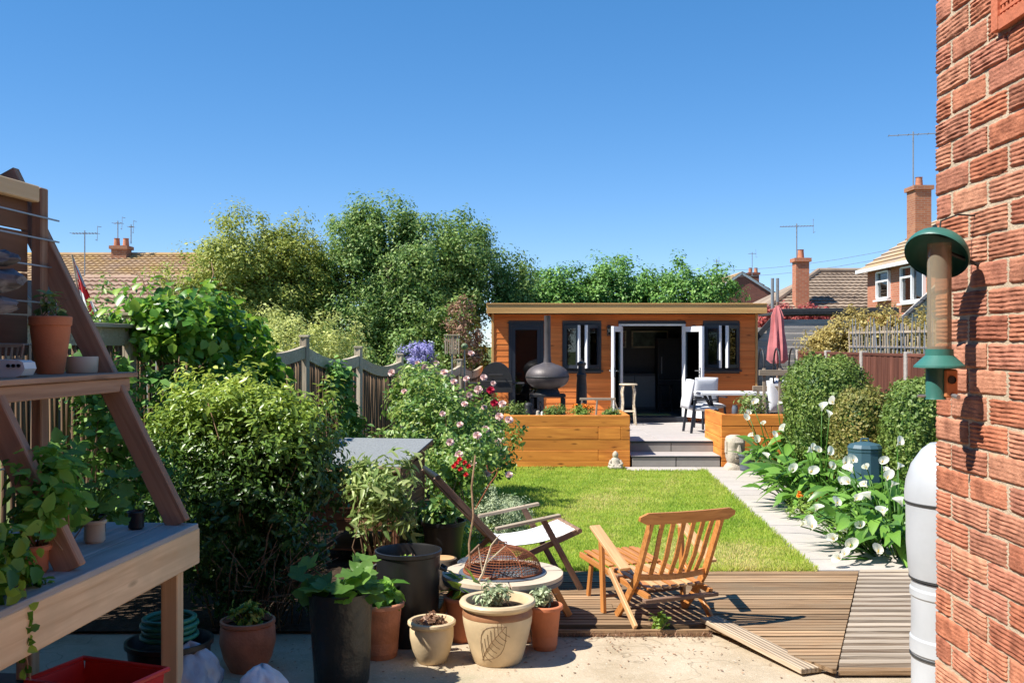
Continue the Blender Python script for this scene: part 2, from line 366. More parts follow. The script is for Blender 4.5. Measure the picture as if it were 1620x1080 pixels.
plain('bag_white', (.72, .74, .78), .4, noise=.08, bump=.8, bscale=10)
plain('canvas_white', (.78, .77, .76), .9, noise=.04, bump=.1, bscale=200)
plain('canvas_shaded', (.055, .05, .05), .9, noise=.1)
plain('canvas_stripe', (.30, .31, .34), .9, noise=.06)
plain('cushion', (.60, .61, .63), .9, noise=.05, bump=.1, bscale=80)
plain('parasol_cloth', (.50, .16, .16), .9, noise=.14, nscale=8)
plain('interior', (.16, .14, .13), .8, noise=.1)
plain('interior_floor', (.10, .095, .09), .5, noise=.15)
plain('mat_green', (.30, .34, .12), .9, noise=.2)
plain('unit_front', (.30, .28, .26), .5, noise=.08)
plain('picture_a', (.30, .10, .06), .6, noise=.8, nscale=9)
plain('picture_b', (.10, .13, .10), .6, noise=.8, nscale=7)
plain('orange_petal', (.80, .27, .02), .6, noise=.15, rnd=.15)
plain('red_petal', (.68, .03, .035), .55, noise=.15, rnd=.15)
plain('dark_rose', (.50, .015, .06), .55, noise=.15)
plain('pink_petal', (.80, .58, .54), .6, noise=.12, nscale=30, rnd=.08)
plain('white_petal', (.86, .85, .80), .5, noise=.03, nscale=30)
plain('spadix', (.80, .52, .05), .7)
plain('lavender', (.30, .28, .55), .8, noise=.2, rnd=.15)
plain('flag_white', (.80, .80, .82), .85, noise=.03)
plain('flag_red', (.70, .04, .04), .85, noise=.05)
plain('render_dash', (.42, .38, .34), .95, noise=.15, nscale=30, bump=.5, bscale=60)
plain('dark_roof', (.035, .037, .042), .8, noise=.2)
plain('wire_grey', (.30, .30, .31), .5, metal=.5)
glassmat('pane', (.55, .6, .62), .02)
glassmat('clear_tube', (.86, .80, .68), .05, .08)
_n = MATS['clear_tube'].node_tree.nodes; _l = MATS['clear_tube'].node_tree.links
_d = _n.new('ShaderNodeBsdfDiffuse'); _d.inputs[0].default_value = (.72, .62, .46, 1); _m = _n.new('ShaderNodeMixShader'); _m.inputs[0].default_value = .27
_o = _n['Material Output'].inputs[0].links[0].from_socket; _l.new(_o, _m.inputs[1]); _l.new(_d.outputs[0], _m.inputs[2]); _l.new(_m.outputs[0], _n['Material Output'].inputs[0])
def house_brick(name, c1, c2, mortar, sc=1.0):
    m, n, l, b = new_mat(name)
    tc = n.new('ShaderNodeTexCoord'); mp = n.new('ShaderNodeMapping'); mp.inputs['Rotation'].default_value = (R(90), 0, 0)
    sx = n.new('ShaderNodeSeparateXYZ'); cb = n.new('ShaderNodeCombineXYZ'); ad = n.new('ShaderNodeMath'); ad.operation = 'ADD'
    l.new(tc.outputs['Object'], sx.inputs[0]); l.new(sx.outputs[0], ad.inputs[0]); l.new(sx.outputs[1], ad.inputs[1])
    l.new(ad.outputs[0], cb.inputs[0]); l.new(sx.outputs[2], cb.inputs[1])
    t = n.new('ShaderNodeTexBrick'); t.inputs['Scale'].default_value = sc; t.inputs['Brick Width'].default_value = .225; t.inputs['Row Height'].default_value = .075
    t.inputs['Mortar Size'].default_value = .008; t.inputs['Color1'].default_value = (*c1, 1); t.inputs['Color2'].default_value = (*c2, 1); t.inputs['Mortar'].default_value = (*mortar, 1)
    l.new(cb.outputs[0], t.inputs['Vector']); l.new(t.outputs['Color'], b.inputs['Base Color']); b.inputs['Roughness'].default_value = .9
    b.inputs['Specular IOR Level'].default_value = .15
    return m
house_brick('far_brick', (.42, .13, .07), (.50, .18, .10), (.40, .30, .22))
house_brick('dark_far_brick', (.16, .055, .04), (.21, .075, .05), (.18, .12, .10))
house_brick('chimney_brick', (.30, .11, .06), (.40, .17, .09), (.32, .24, .18))
def tile_mat(name, c1, c2, lichen=None, wscale=3.2, amt=.55):
    m, n, l, b = new_mat(name)
    tc = n.new('ShaderNodeTexCoord'); t1 = n.new('ShaderNodeTexNoise'); t1.inputs['Scale'].default_value = 1.3; t1.inputs['Detail'].default_value = 9
    l.new(tc.outputs['Object'], t1.inputs['Vector']); rp = ramp(n, [(.3, c1), (.7, c2)]); l.new(t1.outputs['Fac'], rp.inputs[0]); out = rp.outputs[0]
    if lichen:
        t2 = n.new('ShaderNodeTexNoise'); t2.inputs['Scale'].default_value = .6; t2.inputs['Detail'].default_value = 10; t2.inputs['Roughness'].default_value = .7
        l.new(tc.outputs['Object'], t2.inputs['Vector']); r2 = ramp(n, [(amt - .12, (0, 0, 0)), (amt + .12, (1, 1, 1))]); l.new(t2.outputs['Fac'], r2.inputs[0])
        mx = n.new('ShaderNodeMix'); mx.data_type = 'RGBA'; l.new(r2.outputs[0], mx.inputs[0]); l.new(out, mx.inputs[6]); mx.inputs[7].default_value = (*lichen, 1); out = mx.outputs[2]
    l.new(out, b.inputs['Base Color']); b.inputs['Roughness'].default_value = .9; b.inputs['Specular IOR Level'].default_value = .15
    return m
tile_mat('tile_brown', (.30, .20, .14), (.46, .33, .23), (.44, .29, .12), amt=.5)
tile_mat('tile_pink', (.36, .235, .17), (.50, .35, .26))
tile_mat('tile_grey_brown', (.22, .165, .125), (.36, .28, .21))
tile_mat('tile_lichen', (.33, .25, .19), (.44, .35, .27), (.46, .31, .13), amt=.55)
leafmat('leaf_hawthorn', [(0.124, 0.176, 0.031), (0.291, 0.343, 0.062), (0.477, 0.501, 0.114)], trans=.3)
leafmat('leaf_plum', [(0.061, 0.131, 0.031), (0.166, 0.291, 0.062), (0.342, 0.433, 0.137)], trans=.3)
leafmat('leaf_ivy_hedge', [(0.053, 0.14, 0.026), (0.146, 0.312, 0.062), (0.273, 0.455, 0.103)], trans=.25)
leafmat('leaf_pale', [(0.246, 0.299, 0.079), (0.478, 0.52, 0.166), (0.728, 0.75, 0.273)], trans=.3)
leafmat('leaf_vine', [(.03, .10, .012), (.10, .26, .025), (.32, .48, .06)], rough=.35, trans=.4, spec=.5)
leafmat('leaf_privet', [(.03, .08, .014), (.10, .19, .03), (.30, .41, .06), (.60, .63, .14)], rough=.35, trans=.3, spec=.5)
leafmat('leaf_rose', [(0.054, 0.135, 0.027), (0.16, 0.288, 0.056), (0.385, 0.473, 0.123)], rough=.4, trans=.3, spec=.5)
leafmat('leaf_box', [(0.061, 0.121, 0.024), (0.16, 0.248, 0.048), (0.298, 0.367, 0.088)], trans=.25)
leafmat('leaf_box_brown', [(0.095, 0.121, 0.027), (0.24, 0.248, 0.056), (0.42, 0.315, 0.105)], trans=.25)
leafmat('leaf_gold', [(.26, .21, .055), (.42, .34, .10), (.56, .46, .17)], trans=.3)
leafmat('leaf_grey', [(0.176, 0.23, 0.121), (0.352, 0.416, 0.24), (0.56, 0.63, 0.403)], trans=.2)
leafmat('leaf_shrub', [(0.095, 0.162, 0.041), (0.24, 0.336, 0.096), (0.525, 0.595, 0.245)], rough=.4, trans=.35)
leafmat('leaf_lily', [(0.034, 0.135, 0.02), (0.096, 0.272, 0.04), (0.228, 0.455, 0.079)], rough=.3, trans=.25, spec=.6)
leafmat('leaf_squash', [(0.068, 0.189, 0.027), (0.144, 0.336, 0.048), (0.263, 0.49, 0.088)], rough=.5, trans=.45)
leafmat('leaf_strap', [(0.081, 0.203, 0.027), (0.192, 0.368, 0.064), (0.385, 0.578, 0.14)], rough=.4, trans=.3)
leafmat('leaf_dead', [(0.135, 0.074, 0.041), (0.288, 0.16, 0.096), (0.455, 0.28, 0.175)], trans=.2)
leafmat('leaf_red', [(0.216, 0.041, 0.041), (0.416, 0.096, 0.08), (0.63, 0.175, 0.14)], trans=.3)
leafmat('leaf_marigold', [(0.081, 0.162, 0.027), (0.192, 0.32, 0.048), (0.35, 0.49, 0.088)], trans=.3)
leafmat('grass_blade', [(.15, .29, .03), (.30, .43, .05), (.44, .49, .09), (.66, .56, .25)], rough=.55, trans=.4, spec=.25)
def single_leaf_mat(name, c1, c2, rough=.35, trans=.3):
    """for big leaves that are objects of their own: colour by object, paler midrib veins"""
    m, n, l, b = new_mat(name)
    oi = n.new('ShaderNodeObjectInfo'); tc = n.new('ShaderNodeTexCoord'); tx = n.new('ShaderNodeTexNoise'); tx.inputs['Scale'].default_value = 18
    l.new(tc.outputs['Object'], tx.inputs['Vector']); ad = n.new('ShaderNodeMath'); ad.operation = 'MULTIPLY_ADD'; ad.inputs[1].default_value = .4
    l.new(tx.outputs['Fac'], ad.inputs[0]); mu = n.new('ShaderNodeMath'); mu.operation = 'MULTIPLY'; mu.inputs[1].default_value = .8
    l.new(oi.outputs['Random'], mu.inputs[0]); l.new(mu.outputs[0], ad.inputs[2])
    rp = ramp(n, [(.15, c1), (.95, c2)]); l.new(ad.outputs[0], rp.inputs[0]); l.new(rp.outputs[0], b.inputs['Base Color'])
    b.inputs['Roughness'].default_value = rough; b.inputs['Specular IOR Level'].default_value = .5
    tr = n.new('ShaderNodeBsdfTranslucent'); hs = n.new('ShaderNodeHueSaturation'); hs.inputs['Value'].default_value = 1.5; l.new(rp.outputs[0], hs.inputs['Color']); l.new(hs.outputs[0], tr.inputs[0])
    mx = n.new('ShaderNodeMixShader'); mx.inputs[0].default_value = trans; l.new(b.outputs[0], mx.inputs[1]); l.new(tr.outputs[0], mx.inputs[2]); l.new(mx.outputs[0], n['Material Output'].inputs[0])
    return m
single_leaf_mat('lily_leaf', (.04, .13, .015), (.20, .38, .06))
single_leaf_mat('squash_leaf', (.05, .13, .02), (.16, .30, .05), .5, .45)
single_leaf_mat('lily_spathe', (.72, .72, .60), (.86, .84, .78), .5, .4)

def concrete_mat():
    m, n, l, b = new_mat('old_concrete'); tc = n.new('ShaderNodeTexCoord')
    def noise(sc, det=8, rough=.6):
        t = n.new('ShaderNodeTexNoise'); t.inputs['Scale'].default_value = sc; t.inputs['Detail'].default_value = det; t.inputs['Roughness'].default_value = rough; l.new(tc.outputs['Object'], t.inputs['Vector']); return t.outputs['Fac']
    base = ramp(n, [(.3, (.36, .285, .19)), (.5, (.48, .39, .28)), (.7, (.56, .475, .36))]); l.new(noise(2.2, 10, .7), base.inputs[0]); out = base.outputs[0]
    def layer(out, fac, stops, col):
        r = ramp(n, stops); l.new(fac, r.inputs[0]); mx = n.new('ShaderNodeMix'); mx.data_type = 'RGBA'; l.new(r.outputs[0], mx.inputs[0]); l.new(out, mx.inputs[6]); mx.inputs[7].default_value = (*col, 1); return mx.outputs[2]
    out = layer(out, noise(1.1, 9, .65), [(.54, (0, 0, 0)), (.72, (.7, .7, .7))], (.20, .185, .09))
    out = layer(out, noise(70, 4, .8), [(.60, (0, 0, 0)), (.72, (.8, .8, .8))], (.20, .15, .10))
    out = layer(out, noise(45, 3, .5), [(.64, (0, 0, 0)), (.74, (.7, .7, .7))], (.66, .58, .47))
    v = n.new('ShaderNodeTexVoronoi'); v.feature = 'DISTANCE_TO_EDGE'; v.inputs['Scale'].default_value = .55
    nd = n.new('ShaderNodeTexNoise'); nd.inputs['Scale'].default_value = 3; l.new(tc.outputs['Object'], nd.inputs['Vector']); ad = n.new('ShaderNodeVectorMath'); l.new(tc.outputs['Object'], ad.inputs[0]); l.new(nd.outputs['Color'], ad.inputs[1]); l.new(ad.outputs[0], v.inputs['Vector'])
    out = layer(out, v.outputs['Distance'], [(.001, (.45, .45, .45)), (.006, (0, 0, 0))], (.12, .095, .065))
    l.new(out, b.inputs['Base Color']); b.inputs['Roughness'].default_value = .95; b.inputs['Specular IOR Level'].default_value = .12
    bp = n.new('ShaderNodeBump'); bp.inputs['Strength'].default_value = .7; bp.inputs['Distance'].default_value = .012; l.new(noise(38, 10, .75), bp.inputs['Height']); l.new(bp.outputs[0], b.inputs['Normal'])
concrete_mat()
# ------------------------------------------------------------------ the ground
def sheet(name, poly, z, mat):
    return struct(link(name, mesh_of([(x, y, z) for x, y in poly], [tuple(range(len(poly)))]), mat))
sheet('ground', [(-400, -60), (400, -60), (400, 900), (-400, 900)], -.14, 'far_ground')
sheet('garden_bed', [(-4.6, 7.1), (5.9, 7.1), (5.9, 21.3), (-1.1, 21.3)], -.035, 'soil')
sheet('concrete_patio', [(-4.6, -1), (6, -1), (6, 7.4), (-4.6, 7.4)], -.06, 'old_concrete')
LAWN = [(-.9, 8.84), (2.655, 8.84), (3.02, 15.88), (1.80, 15.88), (1.80, 16.32), (-.9, 16.32)]
lawn = sheet('lawn', LAWN, -.005, 'grass_ground')
# grass blades, more of them near the camera
def lawn_right(y): return 2.655 + (y - 8.84) / (15.88 - 8.84) * .365
n = 95000; gy = 8.82 + 7.5 * rng.random(n) ** 1.35; gx = -.95 + rng.random(n) * 4.1
ok = (gx < lawn_right(gy) + .03 * rng.random(n)) & ((gy < 15.9 + .04 * rng.random(n)) | (gx < 1.78)); gx, gy = gx[ok], gy[ok]
P = np.stack([gx, gy, np.full(len(gx), -.008)], 1)
dry = np.clip(.42 + .28 * np.sin(gx * 1.7 + 1) * np.cos(gy * 1.1) + .22 * np.sin(gx * 5.3 + gy * 2.1) * np.sin(gy * 4.7 - gx * 3) + .18 * np.sin(gx * 13 + gy * 7) * np.cos(gy * 11 - gx * 5) + .9 * np.exp(-((gx - 1.9) ** 2 / .5 + (gy - 9.6) ** 2 / .45)) + .7 * np.exp(-((gx - 1.2) ** 2 / .25 + (gy - 12.8) ** 2 / .8)), 0, 1.3)
A = np.stack([rng.normal(size=len(gx)) * .55, rng.normal(size=len(gx)) * .55, np.ones(len(gx))], 1)
Nn = rng.normal(size=(len(gx), 3)) * np.array([1, 1, .1]) + np.array([0, -.6, .3])
edge = 1 + .5 * ((lawn_right(gy) - gx < .12) | (gy < 8.95))
gl = (.028 + .022 * rng.random(len(gx))) * edge
me = leaf_mesh(P, Nn, gl, .0075, A=A, fold=.1)
va = np.repeat(np.clip(rng.random(len(gx)) * .45 + dry * .55, 0, 1), 4).astype(np.float32); me.attributes['rnd'].data.foreach_set('value', va)
tag(link('grass', me, 'grass_blade'), 'short mown green lawn grass with drier yellow patches', 'grass', kind='stuff')
# path of pale slabs
path = sheet('garden_path', [(2.64, 8.84), (3.75, 8.84), (3.95, 16.33), (1.78, 16.33), (1.78, 15.88), (3.0, 15.88)], -.02, 'slab_joint')
def slab(name, poly, z0, z1, mat, parent):
    c = sum((Vector((x, y, 0)) for x, y in poly), Vector()) / len(poly)
    me = MB().prism([(x - c.x, y - c.y) for x, y in poly], z0, z1).build(name, mat, parent, T(c.x, c.y))
    return me
y = 8.85; k = 0
while y < 15.8:
    y1 = min(y + .44, 15.88); g = .004
    slab('slab', [(lawn_right(y) + .015, y + g), (3.75, y + g), (3.78, y1 - g), (lawn_right(y1) + .015, y1 - g)], -.03, .003 + .001 * (k % 3), 'slab', path); y = y1; k += 1
for x0, x1 in ((1.79, 2.35), (2.35, 2.95), (2.95, 3.40), (3.40, 3.93)):
    slab('slab', [(x0 + .004, 15.885), (x1 - .004, 15.885), (x1 - .004, 16.325), (x0 + .004, 16.325)], -.03, .003, 'slab', path)

# ------------------------------------------------------------------ the low timber deck at the house
deck = thing('timber_deck', 'weathered low timber deck of grooved boards between patio and lawn', 'deck', (1.2, 7.8, 0))
def seam(y): return 2.02 + (y - 6.26) * .395
def plank(name, x0a, x0b, x1a, x1b, ya, yb, zt, th, mat, parent):
    c = Vector(((x0a + x1a) / 2, (ya + yb) / 2, zt)); po = parent.location
    poly = [(x0a - c.x, ya - c.y), (x1a - c.x, ya - c.y), (x1b - c.x, yb - c.y), (x0b - c.x, yb - c.y)]
    m = MB().prism(poly, -th, 0)
    return m.build(name, mat, parent, T(c.x - po.x, c.y - po.y, c.z - po.z))
i = 0; yb = 8.83
while yb > 6.28:
    ya = yb - .128
    if ya > 7.05: xa = xb = -1.3
    else: xa, xb = 1.39 + (7.085 - ya) * .62, 1.39 + (7.085 - yb) * .62
    dz = random.uniform(-.004, .003)
    if random.random() < .3 and ya > 7.05:
        q = random.uniform(-.2, .9)
        plank('board', xa, xb, q - .002, q - .002, ya, yb, dz, .028, 'deck_wood', deck)
        plank('board', q + .002, q + .002, seam(ya), seam(yb), ya, yb, dz + .002, .028, 'deck_wood', deck)
    else: plank('board', xa, xb, seam(ya), seam(yb), ya, yb, dz, .028, 'deck_wood', deck)
    yb = ya - .013; i += 1
yb = 8.83
while yb > 6.28:
    plank('board', seam(yb - .072) + .012, seam(yb) + .012, 4.7, 4.7, yb - .072, yb, .014 + random.uniform(-.003, .003), .04, 'deck_wood_pale', deck)
    plank('board', seam(yb - .134) + .012, seam(yb - .078) + .012, 4.7, 4.7, yb - .134, yb - .078, -.012, .03, 'deck_wood', deck)
    yb -= .14
bar('edge_board', (-2.5, -.735, -.034), (.17, -.735, -.034), .026, .045, 'deck_wood', deck)
a = GP(1122, 978, .022); b = GP(1284, 1060, -.03)
o = bar('loose_board', a, b, .165, .034, 'loose_board_wood', roll=R(-3))
tag(o, 'loose weathered grey board lying askew across the edge of deck and concrete', 'board')

# ------------------------------------------------------------------ brick house on the right
house = thing('brick_house', 'red rustic brick house corner filling the right edge of the picture', 'house', (1.278, 3.04, 0))
def rustic(L, seed):
    g = np.random.default_rng(seed); nx = max(7, int(L / .017)); nz = 26; hh = .0662; amp = g.choice([.0005, .0010, .0014, .0017]); V = []; F = []
    xs = np.linspace(-L / 2, L / 2, nx); zs = np.linspace(-hh / 2, hh / 2, nz)
    ph = g.random() * 6; w = g.normal(size=(nx, nz)) * .0007
    for i, x in enumerate(xs):
        for j, z in enumerate(zs):
            e = min(1, (L / 2 - abs(x)) / .007, (hh / 2 - abs(z)) / .007)
            y = amp * math.sin(z * 2 * math.pi / .0122 + ph + .45 * math.sin(x * 21 + ph) + .3 * math.sin(x * 53)) + w[i, j] - .005 * (1 - e) ** 2
            jx = g.normal() * .0013 if i in (0, nx - 1) else 0; jz = g.normal() * .0011 if j in (0, nz - 1) else 0
            V.append((x + jx, y, z + jz))
    for i in range(nx - 1):
        for j in range(nz - 1): F.append((i * nz + j, i * nz + j + 1, (i + 1) * nz + j + 1, (i + 1) * nz + j))
    k = len(V); ring = [i * nz for i in range(nx)] + [(nx - 1) * nz + j for j in range(1, nz)] + [i * nz + nz - 1 for i in range(nx - 2, -1, -1)] + [j for j in range(nz - 2, 0, -1)]
    V += [(V[q][0], -.05, V[q][2]) for q in ring]; r = len(ring)
    F += [(ring[q], ring[(q + 1) % r], k + (q + 1) % r, k + q) for q in range(r)]
    me = mesh_of(V, F, True, 50); me.materials.append(MATS['rustic_brick']); return me
STR = [rustic(.2150, 10 + i) for i in range(9)]; HEAD = [rustic(.1025, 30 + i) for i in range(4)]
BM = Matrix(((0, -1, 0), (1, 0, 0), (0, 0, 1))).to_4x4()      # local x -> world Y, local y -> world -X
PITCH = .0738; z0 = 1.7845 - 30 * PITCH; rest = MB(); vent = (2.425, 2.645, z0 + 44 * PITCH, z0 + 47 * PITCH)
for r in range(-1, 50):
    zc = z0 + (r + .5) * PITCH
    if zc < -.05: continue
    yy = 0.0; first = True; hdr = (r % 2 == 0)
    while yy > -3.6:
        L = .1015 if (first and hdr) else .2145; yc = yy - L / 2; first = False
        wy = 3.04 + yc
        sx = 1.0
        if vent[2] < zc < vent[3] and wy + L / 2 > vent[0] and wy - L / 2 < vent[1]:
            lo, hi = wy - L / 2, wy + L / 2
            if hi - vent[1] > .03: lo = vent[1] + .008
            elif vent[0] - lo > .03: hi = vent[0] - .008
            else: yy -= L + .0105; continue
            sx = (hi - lo) / L; wy = (lo + hi) / 2; 
            m = BM.copy(); m.translation = (0, wy - 3.04, zc); link('brick', random.choice(HEAD if L < .15 else STR), None, house, m @ Matrix.Diagonal((sx, 1, 1, 1))); yy -= L + .0105; continue
        if wy > 2.18 and .86 < zc < 3.25:
            m = BM.copy(); m.translation = (-abs(random.gauss(0, .0016)), yc, zc + random.gauss(0, .0012))
            m = m @ Matrix.Rotation(random.gauss(0, .006), 4, 'Y') @ Matrix.Rotation(random.gauss(0, .008), 4, 'Z')
            link('brick', random.choice(HEAD if L < .15 else STR), None, house, m)
        else: rest.box((.026, yc, zc), (.05, L, .0625))
        yy -= L + .0105
o = rest.build('brickwork', 'rustic_brick', house); o['kind'] = 'stuff'
MB().box((1.5042, -2.01, 1.8), (3.0, 3.99, 3.9)).build('mortar_wall', 'mortar', house)
# rear wall of the same house, behind the camera
MB().box((-4.0, -4.55, 2.7), (14, .3, 5.6)).build('rear_wall', 'far_brick', house)
ab = MB(); vy = (vent[0] + vent[1]) / 2 - 3.04; vz = (vent[2] + vent[3]) / 2; w = vent[1] - vent[0]; h = vent[3] - vent[2]
for s in (-1, 1):
    ab.box((-.004, vy + s * (w / 2 - .02), vz), (.03, .036, h - .012)); ab.box((-.004, vy, vz + s * (h / 2 - .02)), (.028, w - .08, .034))
for q in range(7): ab.box((-.001, vy - w / 2 + .04 + (w - .08) * (q + .5) / 7, vz), (.02, .009, h - .07))
for q in range(7): ab.box((-.0025, vy, vz - h / 2 + .04 + (h - .08) * (q + .5) / 7), (.02, w - .07, .008))
ab.build('air_brick', 'air_brick', house)

# ------------------------------------------------------------------ left fence of sticks between posts
fence = thing('stick_fence', 'weathered fence of upright sticks with dipped top rails along left border', 'fence', (-2.62, 12.43, -.05))
F1 = Vector((-2.62, 12.43, -.05)); ST = Vector((.38, 1.844, 0))
tops = {-4: 2.25, -3: 2.25, -2: 2.25, -1: 2.22, 0: 2.12, 1: 2.06, 2: 1.92, 3: 1.80, 4: 1.72, 5: 1.66, 6: 1.62}
stick = []
for q in range(5):
    g = random.Random(q); m = MB(); pts = [(i / 6 * 1.0 - .5, g.uniform(-.006, .006), g.uniform(-.006, .006)) for i in range(7)]
    m.tube(pts, [.018 * g.uniform(.8, 1.15) for _ in pts], 6); me = mesh_of(m.V, m.F, True, 0); me.materials.append(MATS['pale_stick']); stick.append(me)
for k in range(-4, 6):
    p = F1 + ST * (k - 1); q = p + ST; lp = p - F1; lq = q - F1; z0_, z1_ = tops[k], tops[k + 1]
    zt = z0_ + .03
    bar('post', lp, lp + Vector((0, 0, zt + .05)), .095, .095, 'weathered_wood', fence, up=ST)
    bar('post_cap', lp + Vector((-.06, 0, zt + .065)), lp + Vector((.06, 0, zt + .065)), .12, .025, 'weathered_wood', fence)
    z0_ -= .05; z1_ -= .03
    n = 9; dip = .10 if k >= 0 else .0; V = []; Fc = []; hh = .15
    for i in range(n):
        t = i / (n - 1); u = .05 / ST.length + t * (1 - .1 / ST.length); c = lp + ST * u; zz = z0_ + (z1_ - z0_) * u - dip * math.sin(math.pi * t) ** 1.0
        for dx, dz in ((-.03, 0), (.03, 0), (.03, -hh), (-.03, -hh)): V.append(c + Vector((dx, 0, zz + dz)))
    for i in range(n - 1):
        for e in range(4): Fc.append((i * 4 + e, i * 4 + (e + 1) % 4, i * 4 + 4 + (e + 1) % 4, i * 4 + 4 + e))
    Fc += [(3, 2, 1, 0), tuple((n - 1) * 4 + e for e in range(4))]
    o = link('top_rail', mesh_of(V, Fc), 'weathered_wood', fence)
    if k < 0: bar('capping', lp + Vector((0, 0, z0_ + .02)), lq + Vector((0, 0, z1_ + .02)), .16, .035, 'weathered_wood', fence)
    bar('lower_rail', lp + Vector((.03, 0, .35)), lq + Vector((.03, 0, .35)), .04, .08, 'weathered_wood', fence)
    ns = 26
    for i in range(ns):
        u = (.09 + (i + .5 + random.uniform(-.25, .25)) / ns * (ST.length - .18)) / ST.length; c = lp + ST * u
        zt2 = z0_ + (z1_ - z0_) * u - dip * math.sin(math.pi * u) - hh + .03; zb = .08 + random.uniform(0, .06)
        a = c + Vector((random.uniform(-.012, .012), 0, zb)); b = c + Vector((0, random.uniform(-.02, .02), zt2)); m, L = frame_of(a, b)
        link('stick', random.choice(stick), None, fence, m @ Matrix.Diagonal((L, 1, random.uniform(.7, 1.3), 1)))

# ------------------------------------------------------------------ right fence
rf = thing('board_fence', 'dark red brown close board fence with pale concrete posts on right border', 'fence', (5.9, 15.0, -.05))
for q in range(-2, 4):
    yq = q * 1.93; box('post', (0, yq, .97), (.10, .10, 1.94), 'render_dash', rf)
    if q == 3: break
    bar('rail', (.03, yq + .05, 1.70), (.03, yq + 1.88, 1.70), .04, .07, 'red_fence_wood', rf)
    bar('capping', (0, yq + .055, 1.89), (0, yq + 1.875, 1.89), .07, .05, 'red_fence_wood', rf)
    bar('gravel_board', (0, yq + .052, .12), (0, yq + 1.878, .12), .04, .2, 'render_dash', rf)
    nb = 15
    for i in range(nb):
        yb_ = yq + .055 + (i + .5) * 1.82 / nb
        bar('board', (-.02 + .006 * (i % 2), yb_, .22), (-.02 + .006 * (i % 2), yb_, 1.865), 1.82 / nb + .006, .015, 'red_fence_wood', rf, up=(1, 0, 0), roll=0)

# ------------------------------------------------------------------ raised terrace, steps, planters
DZ = .36
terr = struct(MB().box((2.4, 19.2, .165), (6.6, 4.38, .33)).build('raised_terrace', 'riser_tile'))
for i in range(7):
    for j in range(6):
        x0 = -.85 + j * 1.1; yj = 17.0 + i * .61
        if yj + .6 > 21.27: continue
        box('tile', (x0 + .55, yj + .303, .345), (1.094, .604, .03), 'deck_tile', terr, ch=.002)
box('tile', (2.635, 16.995, .3475), (1.45, .05, .026), 'anthracite', terr, ch=.002)
steps = thing('garden_steps', 'two wide grey tiled steps between the timber planters', 'steps', (2.63, 16.33, 0))
box('tread', (0, .335, .168), (1.46, .66, .026), 'deck_tile', steps, ch=.003)
box('nosing', (0, .0, .1685), (1.46, .018, .024), 'anthracite', steps, ch=.003)
for x, w in ((-.36, .71), (.365, .71)):
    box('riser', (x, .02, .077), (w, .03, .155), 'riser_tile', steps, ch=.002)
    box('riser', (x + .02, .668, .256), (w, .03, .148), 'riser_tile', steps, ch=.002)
def planter(name, label, x0, x1, y0, y1, courses, joints, soil=.76):
    t = thing(name, label, 'planter', ((x0 + x1) / 2, (y0 + y1) / 2, 0)); cx, cy = (x0 + x1) / 2, (y0 + y1) / 2; z = 0
    for ci, h in enumerate(courses):
        js = [x0] + joints[ci] + [x1]; zz = z + h / 2; off = random.uniform(-.004, .004)
        for a, b in zip(js[:-1], js[1:]): box('sleeper', ((a + b) / 2 - cx, y0 + .05 - cy + off, zz), (b - a - .004, .1, h - .004), 'sleeper_wood', t)
        for xs in (x0 + .05, x1 - .05): box('sleeper', (xs - cx + off * .5, (y0 + .102 + y1) / 2 - cy, zz), (y1 - y0 - .106, .1, h - .005), 'sleeper_wood', t, rz=R(90))
        z += h
    box('soil', (0, 0, soil - .1), (x1 - x0 - .2, y1 - y0 - .12, .2), 'soil', t, ch=0)
    return t
pl = planter('timber_planter', 'long raised planter of orange timber sleepers left of the steps', -.19, 1.88, 16.33, 17.75, [.10, .175, .175, .205, .19], [[], [1.36], [], [1.36, 1.73], []])
pr = planter('timber_planter', 'small raised planter of orange timber sleepers right of steps, beside stone head', 3.37, 4.9, 16.33, 17.75, [.10, .19, .19, .19, .19], [[], [4.2], [], [4.2], []])

# ------------------------------------------------------------------ garden room
RY = 21.24; room = thing('garden_room', 'orange timber clad flat roofed garden room with open french doors', 'garden room', (2.33, RY, DZ))
RX = 2.33
def rb(name, c, s, mat, **k): return box(name, (c[0] - RX, c[1] - RY, c[2] - DZ), s, mat, room, **k)
X0, X1, ZT = -.497, 5.15, 2.66; DEP = 3.3
OPEN = [(-.134, .605, .42, 2.452), (1.008, 1.828, 1.45, 2.462), (2.20, 3.62, .36, 2.44), (4.0, 4.77, 1.46, 2.455)]
# structural walls with real openings
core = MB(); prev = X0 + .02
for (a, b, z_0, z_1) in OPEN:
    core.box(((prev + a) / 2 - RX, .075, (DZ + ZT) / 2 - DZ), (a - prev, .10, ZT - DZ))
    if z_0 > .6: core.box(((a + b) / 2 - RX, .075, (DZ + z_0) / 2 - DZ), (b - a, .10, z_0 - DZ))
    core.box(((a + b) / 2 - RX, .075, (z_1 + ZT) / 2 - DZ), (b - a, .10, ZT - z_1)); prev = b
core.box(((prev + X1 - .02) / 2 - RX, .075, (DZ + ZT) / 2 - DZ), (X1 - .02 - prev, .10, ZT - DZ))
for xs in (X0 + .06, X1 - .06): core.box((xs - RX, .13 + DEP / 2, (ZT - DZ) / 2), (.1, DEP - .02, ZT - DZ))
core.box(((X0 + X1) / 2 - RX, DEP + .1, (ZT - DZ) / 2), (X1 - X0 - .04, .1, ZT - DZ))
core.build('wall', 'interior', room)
MB().box(((X0 + X1) / 2 - RX, DEP / 2 + .06, .05), (X1 - X0 - .24, DEP - .1, .10)).build('floor', 'interior_floor', room)
